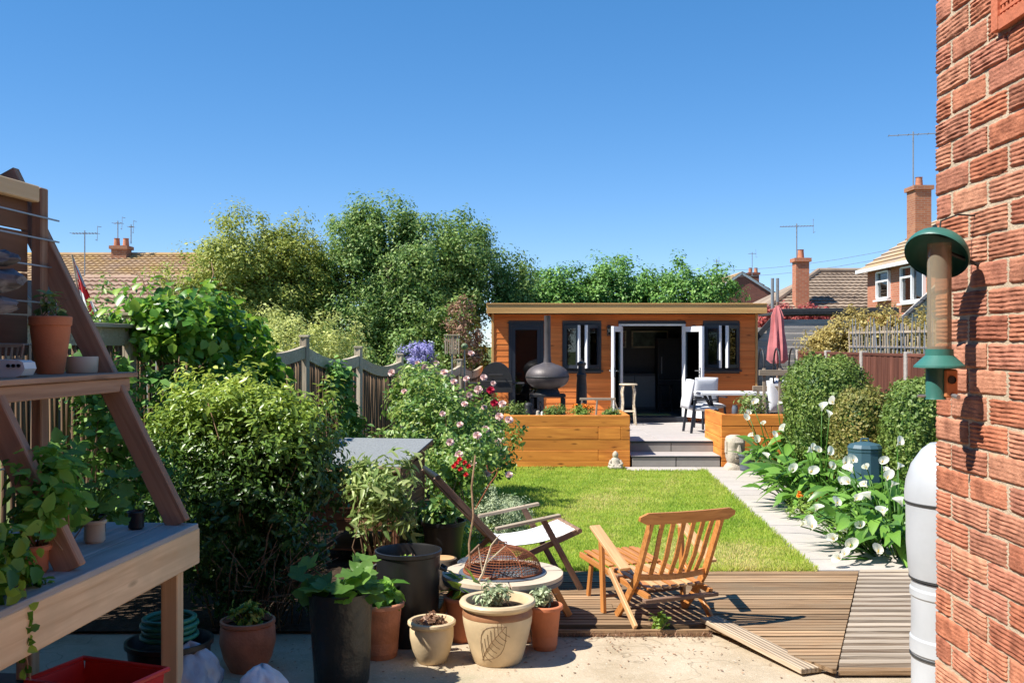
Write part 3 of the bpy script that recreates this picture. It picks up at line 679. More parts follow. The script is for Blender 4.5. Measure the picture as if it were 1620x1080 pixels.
# cladding boards, cut at the openings
z = DZ + .02; PB = .1255
while z < ZT - .03:
    zc = z + PB / 2; segs = [(X0 + .045, X1 - .045)]
    for (a, b, z_0, z_1) in OPEN:
        if zc + .04 > z_0 - .03 and zc - .04 < z_1 + .03:
            segs = [s for p, q in segs for s in (((p, a - .004), (b + .004, q)) if a > p and b < q else ((p, q),))]
    for p, q in segs:
        rb('cladding_board', ((p + q) / 2, RY + .009, zc), (q - p, .022, PB + .006), 'cladding_wood', rot=(R(-4), 0, 0), ch=.003)
    for xs, sg in ((X0 + .004, 1), (X1 - .004, -1)):
        rb('cladding_board', (xs, RY + DEP / 2 + .09, zc), (DEP, .022, PB + .006), 'cladding_wood', rot=(R(-4) * sg, 0, R(-90) * sg), ch=.003)
    z += PB
for xs in (X0 + .02, X1 - .02): rb('corner_post', (xs, RY - .004, (DZ + ZT) / 2), (ZT - DZ, .05, .05), 'fascia_wood', rot=(0, R(90), 0))
rb('roof', ((X0 + X1) / 2, RY + DEP / 2 - .08, 2.76), (X1 - X0 + .14, DEP + .62, .12), 'dark_roof')
rb('fascia', ((X0 + X1) / 2, RY - .415, 2.745), (X1 - X0 + .20, .03, .19), 'fascia_wood')
rb('fascia_trim', ((X0 + X1) / 2, RY - .424, 2.852), (X1 - X0 + .21, .05, .022), 'fascia_wood')
for xs in (X0 - .085, X1 + .085): rb('fascia', (xs, RY + DEP / 2 - .09, 2.745), (DEP + .62, .03, .19), 'fascia_wood', rz=R(90))
rb('soffit', ((X0 + X1) / 2, RY - .2, 2.682), (X1 - X0 + .1, .39, .014), 'cladding_wood')
# left glazed door
def frame(parent, x0, x1, z0, z1, y, w, d, mat, nm='frame', ox=RX, oy=RY, oz=DZ, wb=None):
    m = MB(); wb = wb or w
    for xs in (x0 + w / 2, x1 - w / 2): m.box((xs - ox, y - oy, (z0 + z1) / 2 - oz), (w, d, z1 - z0))
    m.box(((x0 + x1) / 2 - ox, y - oy, z1 - w / 2 - oz), (x1 - x0 - 2 * w, d - .004, w)); m.box(((x0 + x1) / 2 - ox, y - oy, z0 + wb / 2 - oz), (x1 - x0 - 2 * w, d - .004, wb))
    return m.build(nm, mat, parent)
a, b, z_0, z_1 = OPEN[0]
dr = frame(room, a, b, z_0, z_1, RY + .02, .05, .09, 'anthracite', 'door')
frame(dr, a + .052, b - .052, z_0 + .052, z_1 - .052, RY + .01, .085, .05, 'anthracite', 'sash', wb=.16)
MB().box(((a + b) / 2 - RX, .012, (z_0 + z_1) / 2 - DZ), (b - a - .27, .012, z_1 - z_0 - .3)).build('pane', 'pane', dr)
rb('window_head', ((a + b) / 2, RY - .012, z_1 + .012), (b - a + .06, .06, .02), 'anthracite')
# two windows, each with two casements pushed open
for (a, b, z_0, z_1) in (OPEN[1], OPEN[3]):
    w_ = frame(room, a, b, z_0, z_1, RY + .02, .045, .10, 'anthracite', 'window')
    rb('window_sill', ((a + b) / 2, RY - .03, z_0 - .015), (b - a + .08, .12, .03), 'anthracite')
    cw = (b - a - .09) / 2
    for s, xh in ((1, a + .045), (-1, b - .045)):
        ang = R(-38) * s; M0 = Matrix.Translation((xh - RX, -.035, (z_0 + z_1) / 2 - DZ)) @ Matrix.Rotation(ang, 4, 'Z')
        hgt = z_1 - z_0 - .10; m = MB(); W2 = cw * s
        m.box((W2 * .09, 0, 0), (abs(W2) * .18, .045, hgt)); m.box((W2 * .90, 0, 0), (abs(W2) * .16, .045, hgt))
        for zz in (-1, 1): m.box((W2 * .5, 0, zz * (hgt / 2 - .035)), (abs(W2) * .63, .044, .07))
        sash = m.build('casement', 'anthracite', w_, M0)
        MB().box((W2 * .995, .002, 0), (.014, .06, hgt - .01)).box((W2 * .5, .027, 0), (abs(W2) * .99, .008, hgt - .004)).build('white_edge', 'white_plastic', sash) if False else \
        MB().box((W2 * .997, .004, 0), (.03, .062, hgt - .006)).build('white_edge', 'white_plastic', sash)
        MB().box((W2 * .5, 0, 0), (abs(W2) * .64, .008, hgt - .14)).build('pane', 'pane', sash)
# french doors
a, b, z_0, z_1 = OPEN[2]
fr = MB()
for xs in (a + .03, b - .03): fr.box((xs - RX, .02, (z_1 + .47) / 2 - DZ), (.06, .09, z_1 - .47))
fr.box(((a + b) / 2 - RX, .02, z_1 - .02 - DZ), (b - a - .122, .088, .04))
fr.build('door_frame', 'white_plastic', room)
rb('door_head', ((a + b) / 2, RY - .025, z_1 + .02), (b - a + .02, .07, .034), 'anthracite')
rb('threshold', ((a + b) / 2 - .1, RY - .05, DZ + .055), (b - a + .25, .18, .105), 'anthracite')
def leaf(hx, ang, s):
    LW, LH = .70, 1.90; M0 = Matrix.Translation((hx - RX, -.04, .12)) @ Matrix.Rotation(ang, 4, 'Z'); m = MB()
    m.box((s * .055, 0, LH / 2), (.10, .055, LH)); m.box((s * (LW - .055), 0, LH / 2), (.10, .055, LH))
    m.box((s * LW / 2, 0, LH - .055), (LW - .212, .054, .11)); m.box((s * LW / 2, 0, .10), (LW - .212, .054, .20))
    o = m.build('door_leaf', 'white_plastic', room, M0)
    MB().box((s * LW / 2, 0, LH / 2 + .04), (LW - .2, .012, LH - .28)).build('pane', 'pane', o)
    h = MB()
    for e in (-1, 1): h.box((s * (LW - .05), e * .04, .95), (.028, .012, .2)); h.tube([(s * (LW - .05), e * .035, .98), (s * (LW - .05), e * .075, .98), (s * (LW - .17), e * .078, .98)], .009, 6)
    h.build('handle', 'grey_metal', o)
leaf(2.262, R(68), -1); leaf(3.558, R(-63), 1)
# inside the garden room
def unit_(name, label, cat, c, s, mat, doors=2, group=None):
    t = thing(name, label, cat, (c[0], c[1], .46), 0); box('carcass', (0, 0, s[2] / 2), s, mat, t)
    for q in range(doors):
        wq = s[0] / doors; box('drawer_front', (-s[0] / 2 + wq * (q + .5), -s[1] / 2 - .012, s[2] * .5), (wq - .02, .02, s[2] * .86), 'unit_front', t)
        bar('handle', (-s[0] / 2 + wq * (q + .5) - .06, -s[1] / 2 - .04, s[2] * .78), (-s[0] / 2 + wq * (q + .5) + .06, -s[1] / 2 - .04, s[2] * .78), .012, .012, 'grey_metal', t)
    return t
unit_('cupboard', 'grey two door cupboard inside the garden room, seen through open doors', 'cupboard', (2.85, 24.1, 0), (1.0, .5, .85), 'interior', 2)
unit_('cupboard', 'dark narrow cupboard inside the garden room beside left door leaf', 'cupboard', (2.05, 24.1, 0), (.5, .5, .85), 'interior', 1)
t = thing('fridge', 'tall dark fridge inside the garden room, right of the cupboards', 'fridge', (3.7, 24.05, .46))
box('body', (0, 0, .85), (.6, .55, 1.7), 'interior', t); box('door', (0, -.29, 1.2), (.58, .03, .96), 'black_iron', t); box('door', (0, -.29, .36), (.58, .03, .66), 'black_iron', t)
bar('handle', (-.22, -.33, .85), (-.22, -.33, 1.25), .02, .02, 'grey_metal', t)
for nm, px0, px1, pm, lb in (('picture', 2.28, 2.72, 'picture_a', 'reddish framed picture on back wall of the garden room'), ('picture', 2.85, 3.75, 'picture_b', 'wide green framed picture on back wall of the garden room')):
    t = thing(nm, lb, 'picture', ((px0 + px1) / 2, 24.47, 2.13)); w = px1 - px0; h = .42
    m = MB(); [m.box((s * (w / 2 - .02), 0, 0), (.04, .03, h)) for s in (-1, 1)]; [m.box((0, 0, s * (h / 2 - .02)), (w - .084, .028, .04)) for s in (-1, 1)]
    m.build('frame', 'bamboo', t); box('print', (0, .004, 0), (w - .07, .01, h - .07), pm, t, ch=0)
tag(box('door_mat', (2.95, 22.0, .468), (.9, .5, .012), 'mat_green'), 'green mat on the garden room floor just inside the doors', 'mat')
def metal_stool(name, label, loc, hgt, r, mat, seatm, cat='stool'):
    t = thing(name, label, cat, loc); MB().lathe([(0, hgt - .03), (r, hgt - .03), (r + .01, hgt - .015), (r, hgt), (0, hgt + .004)], 24).build('seat', seatm, t, smooth=True)
    for q in range(4):
        a = R(45 + 90 * q); d = Vector((math.cos(a), math.sin(a), 0))
        MB().tube([d * r * .8 + Vector((0, 0, hgt - .03)), d * r * 1.0 + Vector((0, 0, hgt * .8)), d * r * .86 + Vector((0, 0, hgt * .55)), d * r * 1.0 + Vector((0, 0, hgt * .3)), d * r * 1.15 + Vector((0, 0, 0))], [.017, .02, .016, .019, .015], 8).build('leg', mat, t, smooth=True)
    MB().tube([Vector((math.cos(R(45 + 90 * q)), math.sin(R(45 + 90 * q)), 0)) * r * .95 + Vector((0, 0, hgt * .33)) for q in range(5)], .010, 6).build('footrest', mat, t)
    return t
metal_stool('bar_stool', 'pale wooden bar stool with crooked branch legs before the doors', XZ(994, 606, 20.45).xy.to_3d() + Vector((0, 0, DZ)), .84, .18, 'bamboo', 'bamboo')
t = metal_stool('kitchen_stool', 'dark metal stool standing inside the garden room doorway', (3.45, 22.9, .46), .62, .17, 'black_iron', 'black_iron')
# wall lanterns
for lx, lb in ((1.99, 'black wall lantern left of the french doors'), (3.80, 'black wall lantern right of french doors, behind the open leaf')):
    t = thing('wall_lantern', lb, 'lantern', (lx, RY - .012, 2.26)); box('back_plate', (0, -.01, .06), (.06, .02, .2), 'black_iron', t)
    box('lamp_glass', (0, -.09, .02), (.075, .075, .14), 'pane', t); box('lid', (0, -.085, .115), (.11, .12, .03), 'black_iron', t); box('lamp_base', (0, -.09, -.065), (.09, .09, .02), 'black_iron', t)
    for sx in (-1, 1):
        for sy in (-1, 1): box('bar', (sx * .04, -.09 + sy * .04, .02), (.008, .008, .15), 'black_iron', t)
# ------------------------------------------------------------------ teak folding chair
tc_ = thing('folding_chair', 'orange teak folding chair with slatted back, standing on the timber deck', 'chair', (1.13, 7.22, 0), R(22))
def cb(name, a, b, w, h, mat='teak', **k): return bar(name, a, b, w, h, mat, tc_, **k)
for s in (-1, 1):
    m = MB(); pts = [(s * .285, -.215, .79), (s * .285, -.10, .55), (s * .285, .0, .34), (s * .285, .16, .14), (s * .285, .30, .0)]
    for p, q in zip(pts[:-1], pts[1:]): m.beam(p, q, .026, .052, up=(0, 1, .6))
    m.build('back_stile', 'teak', tc_)
    cb('arm_rest', (s * .36, .03, .40), (s * .37, .50, .63), .085, .024, 'teak_pale', up=(0, -.5, 1))
    cb('leg', (s * .345, .44, .585), (s * .345, .40, 0), .028, .05, up=(0, 1, 0))
    cb('leg', (s * .315, .36, .33), (s * .315, -.04, 0), .026, .046, 'teak_pale' if s < 0 else 'teak', up=(0, 1, 1))
    cb('seat_rail', (s * .255, -.13, .225), (s * .255, .98, .315), .024, .042)
    cb('leg', (s * .225, .84, .29), (s * .225, .90, 0), .026, .04, up=(0, 1, 0))
m = MB(); n = 14                                     # curved crest rail with rounded ends
prof = []
for i in range(n + 1):
    t = i / n * 2 - 1; x = t * .385; yb = -.222 + .04 * (1 - t * t) * -1; hh = .042 * math.sqrt(max(.12, 1 - max(0, (abs(t) - .9) / .1) ** 2))
    prof.append((x, yb, hh))
V = []; Fc = []
for x, yb, hh in prof:
    for dy, dz in ((-.014, hh), (.014, hh), (.014, -hh), (-.014, -hh)): V.append((x, yb + dy - dz * .35, .80 + dz))
for i in range(n):
    for e in range(4): Fc.append((i * 4 + e, i * 4 + (e + 1) % 4, i * 4 + 4 + (e + 1) % 4, i * 4 + 4 + e))
Fc += [(3, 2, 1, 0), tuple(n * 4 + e for e in range(4))]
link('crest_rail', mesh_of(V, Fc, True, 35), 'teak', tc_)
m = MB()
for i in range(8):
    t0, t1 = i / 8 * 2 - 1, (i + 1) / 8 * 2 - 1; f = lambda t: (t * .27, .0 - .045 * (1 - t * t), .345 - .006 * (1 - t * t)); m.beam(f(t0), f(t1), .024, .042)
m.build('back_rail', 'teak', tc_)
for i in range(6):
    t = (i - 2.5) / 3.5; x0, x1 = t * .26, t * .285; b0 = -.045 * (1 - t * t); m = MB()
    pts = [(x0, b0 + .0, .36), (x0 + (x1 - x0) * .35, b0 - .085, .50), (x0 + (x1 - x0) * .7, b0 - .145, .65), (x1, -.215 - .03 * (1 - t * t), .78)]
    for p, q in zip(pts[:-1], pts[1:]): m.beam(p, q, .032, .014, up=(0, 1, .4))
    m.build('back_slat', 'teak', tc_)
for i in range(7):
    x = (i - 3) * .068; cb('seat_slat', (x, -.06, .268), (x, .50, .305), .046, .014, 'teak_pale' if i % 3 else 'teak')
    cb('foot_slat', (x, .54, .308), (x, .98, .34), .046, .014, 'teak')
cb('cross_bar', (-.30, -.13, .205), (.30, -.13, .205), .05, .026, 'old_wood'); cb('cross_bar', (-.26, .52, .27), (.26, .52, .27), .03, .03)
cb('cross_bar', (-.245, .96, .30), (.245, .96, .30), .03, .03); cb('cross_bar', (-.35, .41, .12), (.35, .41, .12), .022, .022, 'old_wood')
cb('cross_bar', (-.29, .30, .28), (.29, .30, .28), .024, .03, 'old_wood')

# ------------------------------------------------------------------ sling deckchair
dc = thing('deck_chair', 'wooden deck chair with white striped canvas seat beside the fire pit', 'chair', (-.12, 8.3, 0), R(15))
for s in (-1, 1):
    v = s * .28
    bar('back_rail', (-.60, v, .96), (.06, v, .25), .03, .05, 'old_wood', dc, up=(1, 0, .8))
    bar('arm_rest', (-.12, v * 1.1, .53), (.42, v * 1.1, .615), .055, .024, 'trellis_wood', dc)
    bar('leg', (.27, v * 1.06, .60), (.60, v * 1.06, 0), .028, .048, 'old_wood', dc, up=(1, 0, 0))
    bar('seat_rail', (.60, v * .94, .475), (-.10, v * .94, .20), .028, .045, 'old_wood', dc)
    bar('leg', (-.02, v * .98, .36), (-.42, v * .98, 0), .028, .045, 'old_wood', dc, up=(1, 0, 0))
MB().tube([(-.585, -.31, .955), (-.585, .31, .955)], .022, 10).build('top_bar', 'black_plastic', dc, smooth=True)
MB().tube([(.59, -.31, .48), (.59, .31, .48)], .02, 10).build('front_bar', 'old_wood', dc, smooth=True)
MB().tube([(-.40, -.28, .02), (-.40, .28, .02)], .016, 8).build('stretcher', 'old_wood', dc)
m = MB(); path_ = []
for i in range(25):
    t = i / 24
    if t < .56: q = t / .56; path_.append((-.575 + q * .58, .94 - q * .56 - .05 * math.sin(math.pi * q)))
    else: q = (t - .56) / .44; path_.append((.005 + q * .575, .38 + q * .105 - .03 * math.sin(math.pi * q)))
NV = 13
for i in range(24):
    for j in range(NV):
        va, vb = -.255 + .51 * j / NV, -.255 + .51 * (j + 1) / NV; (u0, w0), (u1, w1) = path_[i], path_[i + 1]
        m.add([(u0, va, w0), (u1, va, w1), (u1, vb, w1), (u0, vb, w0)], [(0, 1, 2, 3)], 1 if j % 4 == 2 else 0)
        m.add([(u0, va, w0 - .006), (u1, va, w1 - .006), (u1, vb, w1 - .006), (u0, vb, w0 - .006)], [(3, 2, 1, 0)], 2)  # underside of the white sling painted dark to stand for its shade
m.build('canvas_sling', ['canvas_white', 'canvas_stripe', 'canvas_shaded'], dc, smooth=True, ang=0)

# ------------------------------------------------------------------ fire pit
fp = thing('fire_pit', 'round fire pit with cream tiled ring and rusty mesh dome', 'fire pit', (-.09, 7.2, 0))
for q in range(4):
    a0, a1 = R(8 + 90 * q + 1), R(8 + 90 * q + 89); poly = [(.435 * math.cos(a0 + (a1 - a0) * i / 14), .435 * math.sin(a0 + (a1 - a0) * i / 14)) for i in range(15)] + [(.318 * math.cos(a1 - (a1 - a0) * i / 14), .318 * math.sin(a1 - (a1 - a0) * i / 14)) for i in range(15)]
    MB().prism(poly, .335, .362).build('ring_tile', 'cream_ceramic', fp)
MB().lathe([(.43, .30), (.44, .333), (.315, .333), (.315, .368), (.285, .372), (.283, .35), (.24, .24), (.13, .17), (0, .16)], 48).build('bowl', 'grey_tub', fp, smooth=True)
MB().lathe([(.10, .155), (.20, .19), (.30, .26), (.425, .305)], 40).build('bowl_shell', 'old_terracotta', fp, smooth=True)
m = MB(); DR, DH = .278, .175
def dome(t, a): return Vector((DR * math.cos(t) * math.cos(a), DR * math.cos(t) * math.sin(a), .378 + DH * math.sin(t)))
for i in range(1, 15): m.tube([dome(i / 15.5 * math.pi / 2, R(9 * k)) for k in range(41)], .0024, 3, cap=False)
for k in range(72): m.tube([dome(i / 10 * math.pi / 2 * .96, R(5 * k)) for i in range(11)], .0021, 3, cap=False)
m.build('mesh_dome', 'rust', fp)['kind'] = 'stuff'
m = MB(); m.tube([dome(0, R(10 * k)) for k in range(37)], .011, 6, cap=False)
for k in (0, 90, 180, 270): m.tube([dome(i / 8 * math.pi / 2, R(k + 30)) for i in range(9)], .0045, 5)
m.tube([(-.03, 0, .553), (-.03, 0, .58), (.03, 0, .58), (.03, 0, .553)], .005, 5)
m.build('dome_frame', 'rust', fp)
for k in range(4):
    d = Vector((math.cos(R(20 + 90 * k)), math.sin(R(20 + 90 * k)), 0)); bar('leg', d * .34 + Vector((0, 0, .32)), d * .52, .035, .05, 'teak', fp, up=d)
m = MB()
for k in range(6): m.tube([(random.uniform(-.12, .12), random.uniform(-.12, .12), .19), (random.uniform(-.18, .18), random.uniform(-.18, .18), .26)], .018, 7)
m.build('charred_log', 'black_iron', fp)
rt = thing('round_table', 'low round dark grey metal table behind the fire pit', 'table', (-.20, 7.78, 0))
MB().lathe([(0, .285), (.24, .285), (.25, .295), (.25, .31), (.24, .318), (.225, .308), (0, .306)], 40).build('table_top', 'grey_tub', rt, smooth=True)
for k in range(3):
    d = Vector((math.cos(R(120 * k)), math.sin(R(120 * k)), 0)); MB().tube([d * .16 + Vector((0, 0, .287)), d * .2], .012, 8).build('leg', 'black_iron', rt)

# ------------------------------------------------------------------ pots by the patio
CZ = -.06
def pot(name, label, loc, prof, mat, soil_r, soil_z, cat='pot', seg=40, flute=0, rz=0):
    t = thing(name, label, cat, loc, rz); m = MB().lathe(prof, seg)
    if flute:
        V = []
        for i, v in enumerate(m.V):
            a = math.atan2(v[1], v[0]); r = math.hypot(v[0], v[1]); k = 1 + (.018 * math.cos(flute * a) if .06 < v[2] < prof[-1][1] * .8 and r > soil_r else 0); V.append((v[0] * k, v[1] * k, v[2]))
        m.V = V
    m.build('body', mat, t, smooth=True, ang=38)
    MB().lathe([(0, soil_z + .012), (soil_r * .5, soil_z + .008), (soil_r, soil_z)], 24).build('soil', 'soil', t, smooth=True)
    return t
def tprof(rb_, rt_, h, rim=.03, th=.014, lip=.012):
    return [(0, 0), (rb_, 0), (rb_ + .004, .006), (rt_ - .006, h - rim - .004), (rt_ - .004, h - rim), (rt_ + lip, h - rim + .002), (rt_ + lip, h - .006), (rt_ + lip - .006, h), (rt_ - th + .004, h), (rt_ - th, h - .01), (rb_ + .01, .1 * h)]
big = XZ(787, 1030, 6.52); LP = [(0, 0), (.150, 0), (.160, .012), (.178, .07), (.205, .17), (.224, .26), (.228, .30), (.222, .335), (.216, .348), (.232, .362), (.247, .372), (.249, .388), (.240, .402), (.222, .405), (.206, .398), (.198, .37), (.19, .30)]
bp_ = pot('glazed_pot', 'large cream glazed pot with incised leaf motif on the concrete', (big.x, 6.52, CZ), LP, 'cream_glaze', .195, .345, seg=56)
def lp_r(z):
    P_ = [(r, q) for r, q in LP[1:9]]
    for (r0, q0), (r1, q1) in zip(P_[:-1], P_[1:]):
        if q0 <= z <= q1: return r0 + (r1 - r0) * (z - q0) / (q1 - q0)
    return .2
def sp(a, z): r = lp_r(z) + .0008; return Vector((r * math.cos(a), r * math.sin(a), z))
m = MB(); A0 = R(-98)
rib = [(-.42 + .80 * t, .05 + .23 * t ** .85) for t in np.linspace(0, 1, 9)]
m.tube([sp(A0 + a, z) for a, z in rib], .0022, 4)
for sgn in (-1, 1):
    for i in range(1, 8):
        a, z = rib[i]; tip = (a + .10 + .12 * sgn, z + .06 * -sgn + .02) if sgn < 0 else (a + .26, z - .045)
        m.tube([sp(A0 + a, z), sp(A0 + (a + tip[0]) / 2 + .01 * sgn, max(.03, (z + tip[1]) / 2 + .008 * -sgn)), sp(A0 + tip[0], max(.03, tip[1]))], .0016, 4)
    ol = [(a + sgn * .27 * math.sin(math.pi * t) + .03, z - sgn * .075 * math.sin(math.pi * t)) for (a, z), t in zip(rib, np.linspace(0, 1, 9))]
    m.tube([sp(A0 + a, min(.33, max(.03, z))) for a, z in ol], .0018, 4)
m.build('leaf_motif', 'line_brown', bp_)
MB().lathe([(.2285, .305), (.2305, .318), (.2235, .338), (.2175, .349)], 56).build('brown_band', 'brown_band', bp_, smooth=True)
sm = XZ(683, 1030, 6.5)
pot('glazed_pot', 'small cream glazed pot with nearly bare soil, left of large leaf pot', (sm.x, 6.5, CZ), [(0, 0), (.085, 0), (.095, .01), (.125, .08), (.142, .16), (.143, .215), (.136, .232), (.150, .242), (.157, .252), (.156, .266), (.145, .274), (.13, .27), (.125, .24), (.12, .2)], 'cream_glaze', .124, .225)
p = XZ(862, 1010, 6.78); pot('fluted_pot', 'fluted terracotta pot with small grey plant, right of large leaf pot', (p.x, 6.78, CZ), tprof(.075, .112, .30, .028), 'terracotta', .10, .265, flute=22)
p = XZ(733, 960, 7.02); pot('terracotta_pot', 'terracotta pot with glossy seedling in front of the fire pit', (p.x, 6.98, CZ), tprof(.09, .125, .31), 'terracotta', .11, .27)
p = XZ(597, 1000, 6.5); pot('terracotta_pot', 'terracotta pot half hidden behind the black grow bag', (p.x, 6.62, CZ), tprof(.11, .15, .36), 'old_terracotta', .135, .31)
p = XZ(392, 1010, 6.35); pot('terracotta_pot', 'weathered terracotta pot on the ground under the privet bush', (p.x, 6.35, CZ), [(0, 0), (.11, 0), (.15, .08), (.175, .18), (.17, .27), (.16, .285), (.172, .295), (.172, .315), (.155, .318), (.15, .28)], 'old_terracotta', .15, .27)
gb = XZ(540, 1000, 6.05); t = thing('grow_bag', 'black plastic grow bag full of squash leaves', 'grow bag', (gb.x, 6.05, CZ))
MB().lathe([(0, 0), (.15, 0), (.165, .03), (.17, .12), (.176, .22), (.18, .34), (.188, .45), (.192, .55), (.197, .575), (.188, .58), (.18, .56), (.175, .48)], 44, wob=.02).build('body', 'bag_plastic', t, smooth=True)
MB().lathe([(0, .5), (.177, .49)], 24).build('soil', 'soil', t)
bn = XZ(646, 900, 6.95); t = thing('black_bin', 'large black plastic tub behind the pots', 'tub', (bn.x, 6.95, CZ))
MB().lathe([(0, 0), (.19, 0), (.20, .01), (.214, .3), (.222, .60), (.232, .61), (.233, .635), (.222, .638), (.215, .62), (.205, .3), (.2, .1)], 44).build('body', 'black_plastic', t, smooth=True)
MB().lathe([(0, .50), (.21, .50)], 24).build('soil', 'soil', t)
for s in (-1, 1): MB().tube([(s * .225, -.05, .52), (s * .262, -.04, .50), (s * .262, .04, .50), (s * .225, .05, .52)], .012, 6).build('handle', 'black_plastic', t)
p = XZ(700, 850, 8.9); pot('nursery_pot', 'black plastic nursery pot left of the deck chair', (p.x, 9.05, -.03), [(0, 0), (.14, 0), (.19, .40), (.205, .405), (.205, .44), (.19, .44), (.18, .36)], 'black_plastic', .18, .37)
t = thing('log_round', 'sawn log round standing under the deck chair back', 'log', (-.60, 8.25, -.03))
MB().lathe([(0, 0), (.125, 0), (.12, .1), (.122, .26), (.115, .27), (0, .272)], 18, wob=.04).build('log', 'bark', t, smooth=True)
MB().lathe([(0, .274), (.10, .273)], 18).build('cut_face', 'teak_pale', t)
# rusty plant stake with a curl
m = MB(); m.tube([XZ(735, 948, 7.05), XZ(744, 905, 7.1), XZ(742, 860, 7.1), XZ(749, 815, 7.15), XZ(746, 770, 7.15), XZ(752, 720, 7.2)], [.008, .008, .0075, .007, .007, .006], 6)
tag(m.build('plant_stake', 'twig', smooth=True), 'thin crooked bare stem rising in front of the deck chair', 'stake')
m = MB(); m.tube([XZ(752, 805, 9.0), XZ(775, 765, 9.0), XZ(785, 752, 9.0), XZ(788, 740, 9), XZ(778, 748, 9), XZ(772, 744, 9), XZ(770, 735, 9)], .007, 6)
tag(m.build('hook_stake', 'rust', smooth=True), 'rusty metal hook stake beside the grey mound plant', 'stake')

# ------------------------------------------------------------------ potting bench on the left
pb = thing('potting_bench', 'tall timber potting bench with leaning braces and shelf at left edge', 'bench', (-1.784, 5.58, CZ), R(-4.9))
def q_(s, t, z): return Vector((-t, -s, z - CZ))        # s towards the camera, t away from the garden
for i in range(5): bar('top_board', q_(-.02, .085 + i * .19, 1.0 - .015), q_(3.2, .085 + i * .19, 1.0 - .015), .183, .03, 'bench_top_wood', pb)
bar('front_beam', q_(-.03, .012, .875), q_(3.2, .012, .875), .045, .20, 'bench_wood', pb)
bar('end_beam', q_(.0, .05, .875), q_(.0, .93, .875), .045, .19, 'bench_wood', pb)
for s in (.14, 2.9):
    for t_ in (.075, .90): bar('leg', q_(s, t_, CZ), q_(s, t_, .97), .095, .08, 'bench_wood', pb, up=(0, 1, 0))
for s in (.03, 1.16, 2.3):
    bar('brace', q_(s, .085, 1.0), q_(s, 1.09, 2.97), .055, .125, 'rack_wood', pb, up=(-1, 0, 0))
    bar('upright', q_(s + .06, .86, 1.0), q_(s + .06, .86, 2.87), .06, .075, 'rack_wood', pb, up=(0, 1, 0))
for i in range(3): bar('shelf_board', q_(-.10, .47 + i * .185, 1.83), q_(3.2, .47 + i * .185, 1.83), .178, .028, 'rack_wood', pb)
bar('shelf_bearer', q_(-.06, .43, 1.775), q_(3.2, .43, 1.775), .04, .075, 'rack_wood', pb)
for s in (.08, 1.22): bar('shelf_bearer', q_(s, .42, 1.775), q_(s, .98, 1.775), .04, .07, 'rack_wood', pb)
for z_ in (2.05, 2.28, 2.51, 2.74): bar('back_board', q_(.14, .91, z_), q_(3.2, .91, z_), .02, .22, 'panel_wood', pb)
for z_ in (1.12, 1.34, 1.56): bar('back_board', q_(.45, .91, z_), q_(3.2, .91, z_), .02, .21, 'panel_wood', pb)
bar('head_rail', q_(.13, .86, 2.83), q_(3.2, .86, 2.83), .05, .09, 'bench_wood', pb)
for z_ in (2.72, 2.60, 2.45, 2.25, 2.02, 1.62, 1.50, 1.38): bar('wire', q_(-.02 if z_ > 1.9 else .5, .81, z_ - .02), q_(3.2, .81, z_), .008, .009, 'grey_metal', pb)
def onb(s, t, z):
    v = Vector((-t, -s, 0)); v.rotate(Euler((0, 0, R(-4.9)))); return Vector((-1.784 + v.x, 5.58 + v.y, z))
pot('terracotta_pot', 'tall smooth terracotta pot on the potting bench shelf', onb(.33, .66, 1.845), [(0, 0), (.062, 0), (.068, .006), (.085, .12), (.098, .22), (.099, .255), (.106, .258), (.108, .30), (.103, .306), (.094, .304), (.09, .26)], 'terracotta', .092, .275)
pot('ceramic_bowl', 'small cream ceramic bowl pot at the end of the upper shelf', onb(.12, .60, 1.845), [(0, 0), (.078, 0), (.083, .006), (.087, .085), (.084, .09), (.078, .085), (.075, .02)], 'cream_ceramic', .076, .06)
t = thing('ceramic_trough', 'white ceramic trough with three dark holes on the upper shelf', 'trough', onb(.83, .58, 1.845), R(-4.9))
m = MB(); prof = [(-.16, .10), (-.15, .115), (-.10, .085), (.08, .08), (.10, .07), (.108, .04), (.09, .008), (.06, 0), (-.16, 0)]
m.prism(prof, -.05, .05, Matrix.Rotation(R(90), 4, 'X')); m.build('body', 'white_ceramic', t)
for i in range(3):
    MB().lathe([(0, 0), (.0085, 0), (.0085, .008)], 14, Matrix.Rotation(R(90), 4, 'X')).build('hole', 'black_plastic', t, T(.028 + i * .026, -.0508, .055))
t = thing('toy_chair', 'small dark wooden ornament chair with slatted back on shelf', 'ornament', onb(.62, .72, 1.845), R(10))
for s in (-1, 1):
    bar('leg', (s * .05, .0, 0), (s * .065, .03, .15), .012, .014, 'old_wood', t); bar('leg', (s * .05, -.07, 0), (s * .05, -.07, .075), .012, .012, 'old_wood', t)
    bar('arm_rest', (s * .055, -.08, .08), (s * .055, .01, .085), .012, .01, 'old_wood', t)
box('seat', (0, -.035, .055), (.10, .075, .01), 'old_wood', t); bar('crest_rail', (-.07, .03, .15), (.07, .03, .15), .012, .016, 'trellis_wood', t)
for i in range(4): bar('back_slat', ((i - 1.5) * .025, .005, .06), ((i - 1.5) * .028, .029, .145), .01, .006, 'trellis_wood', t)
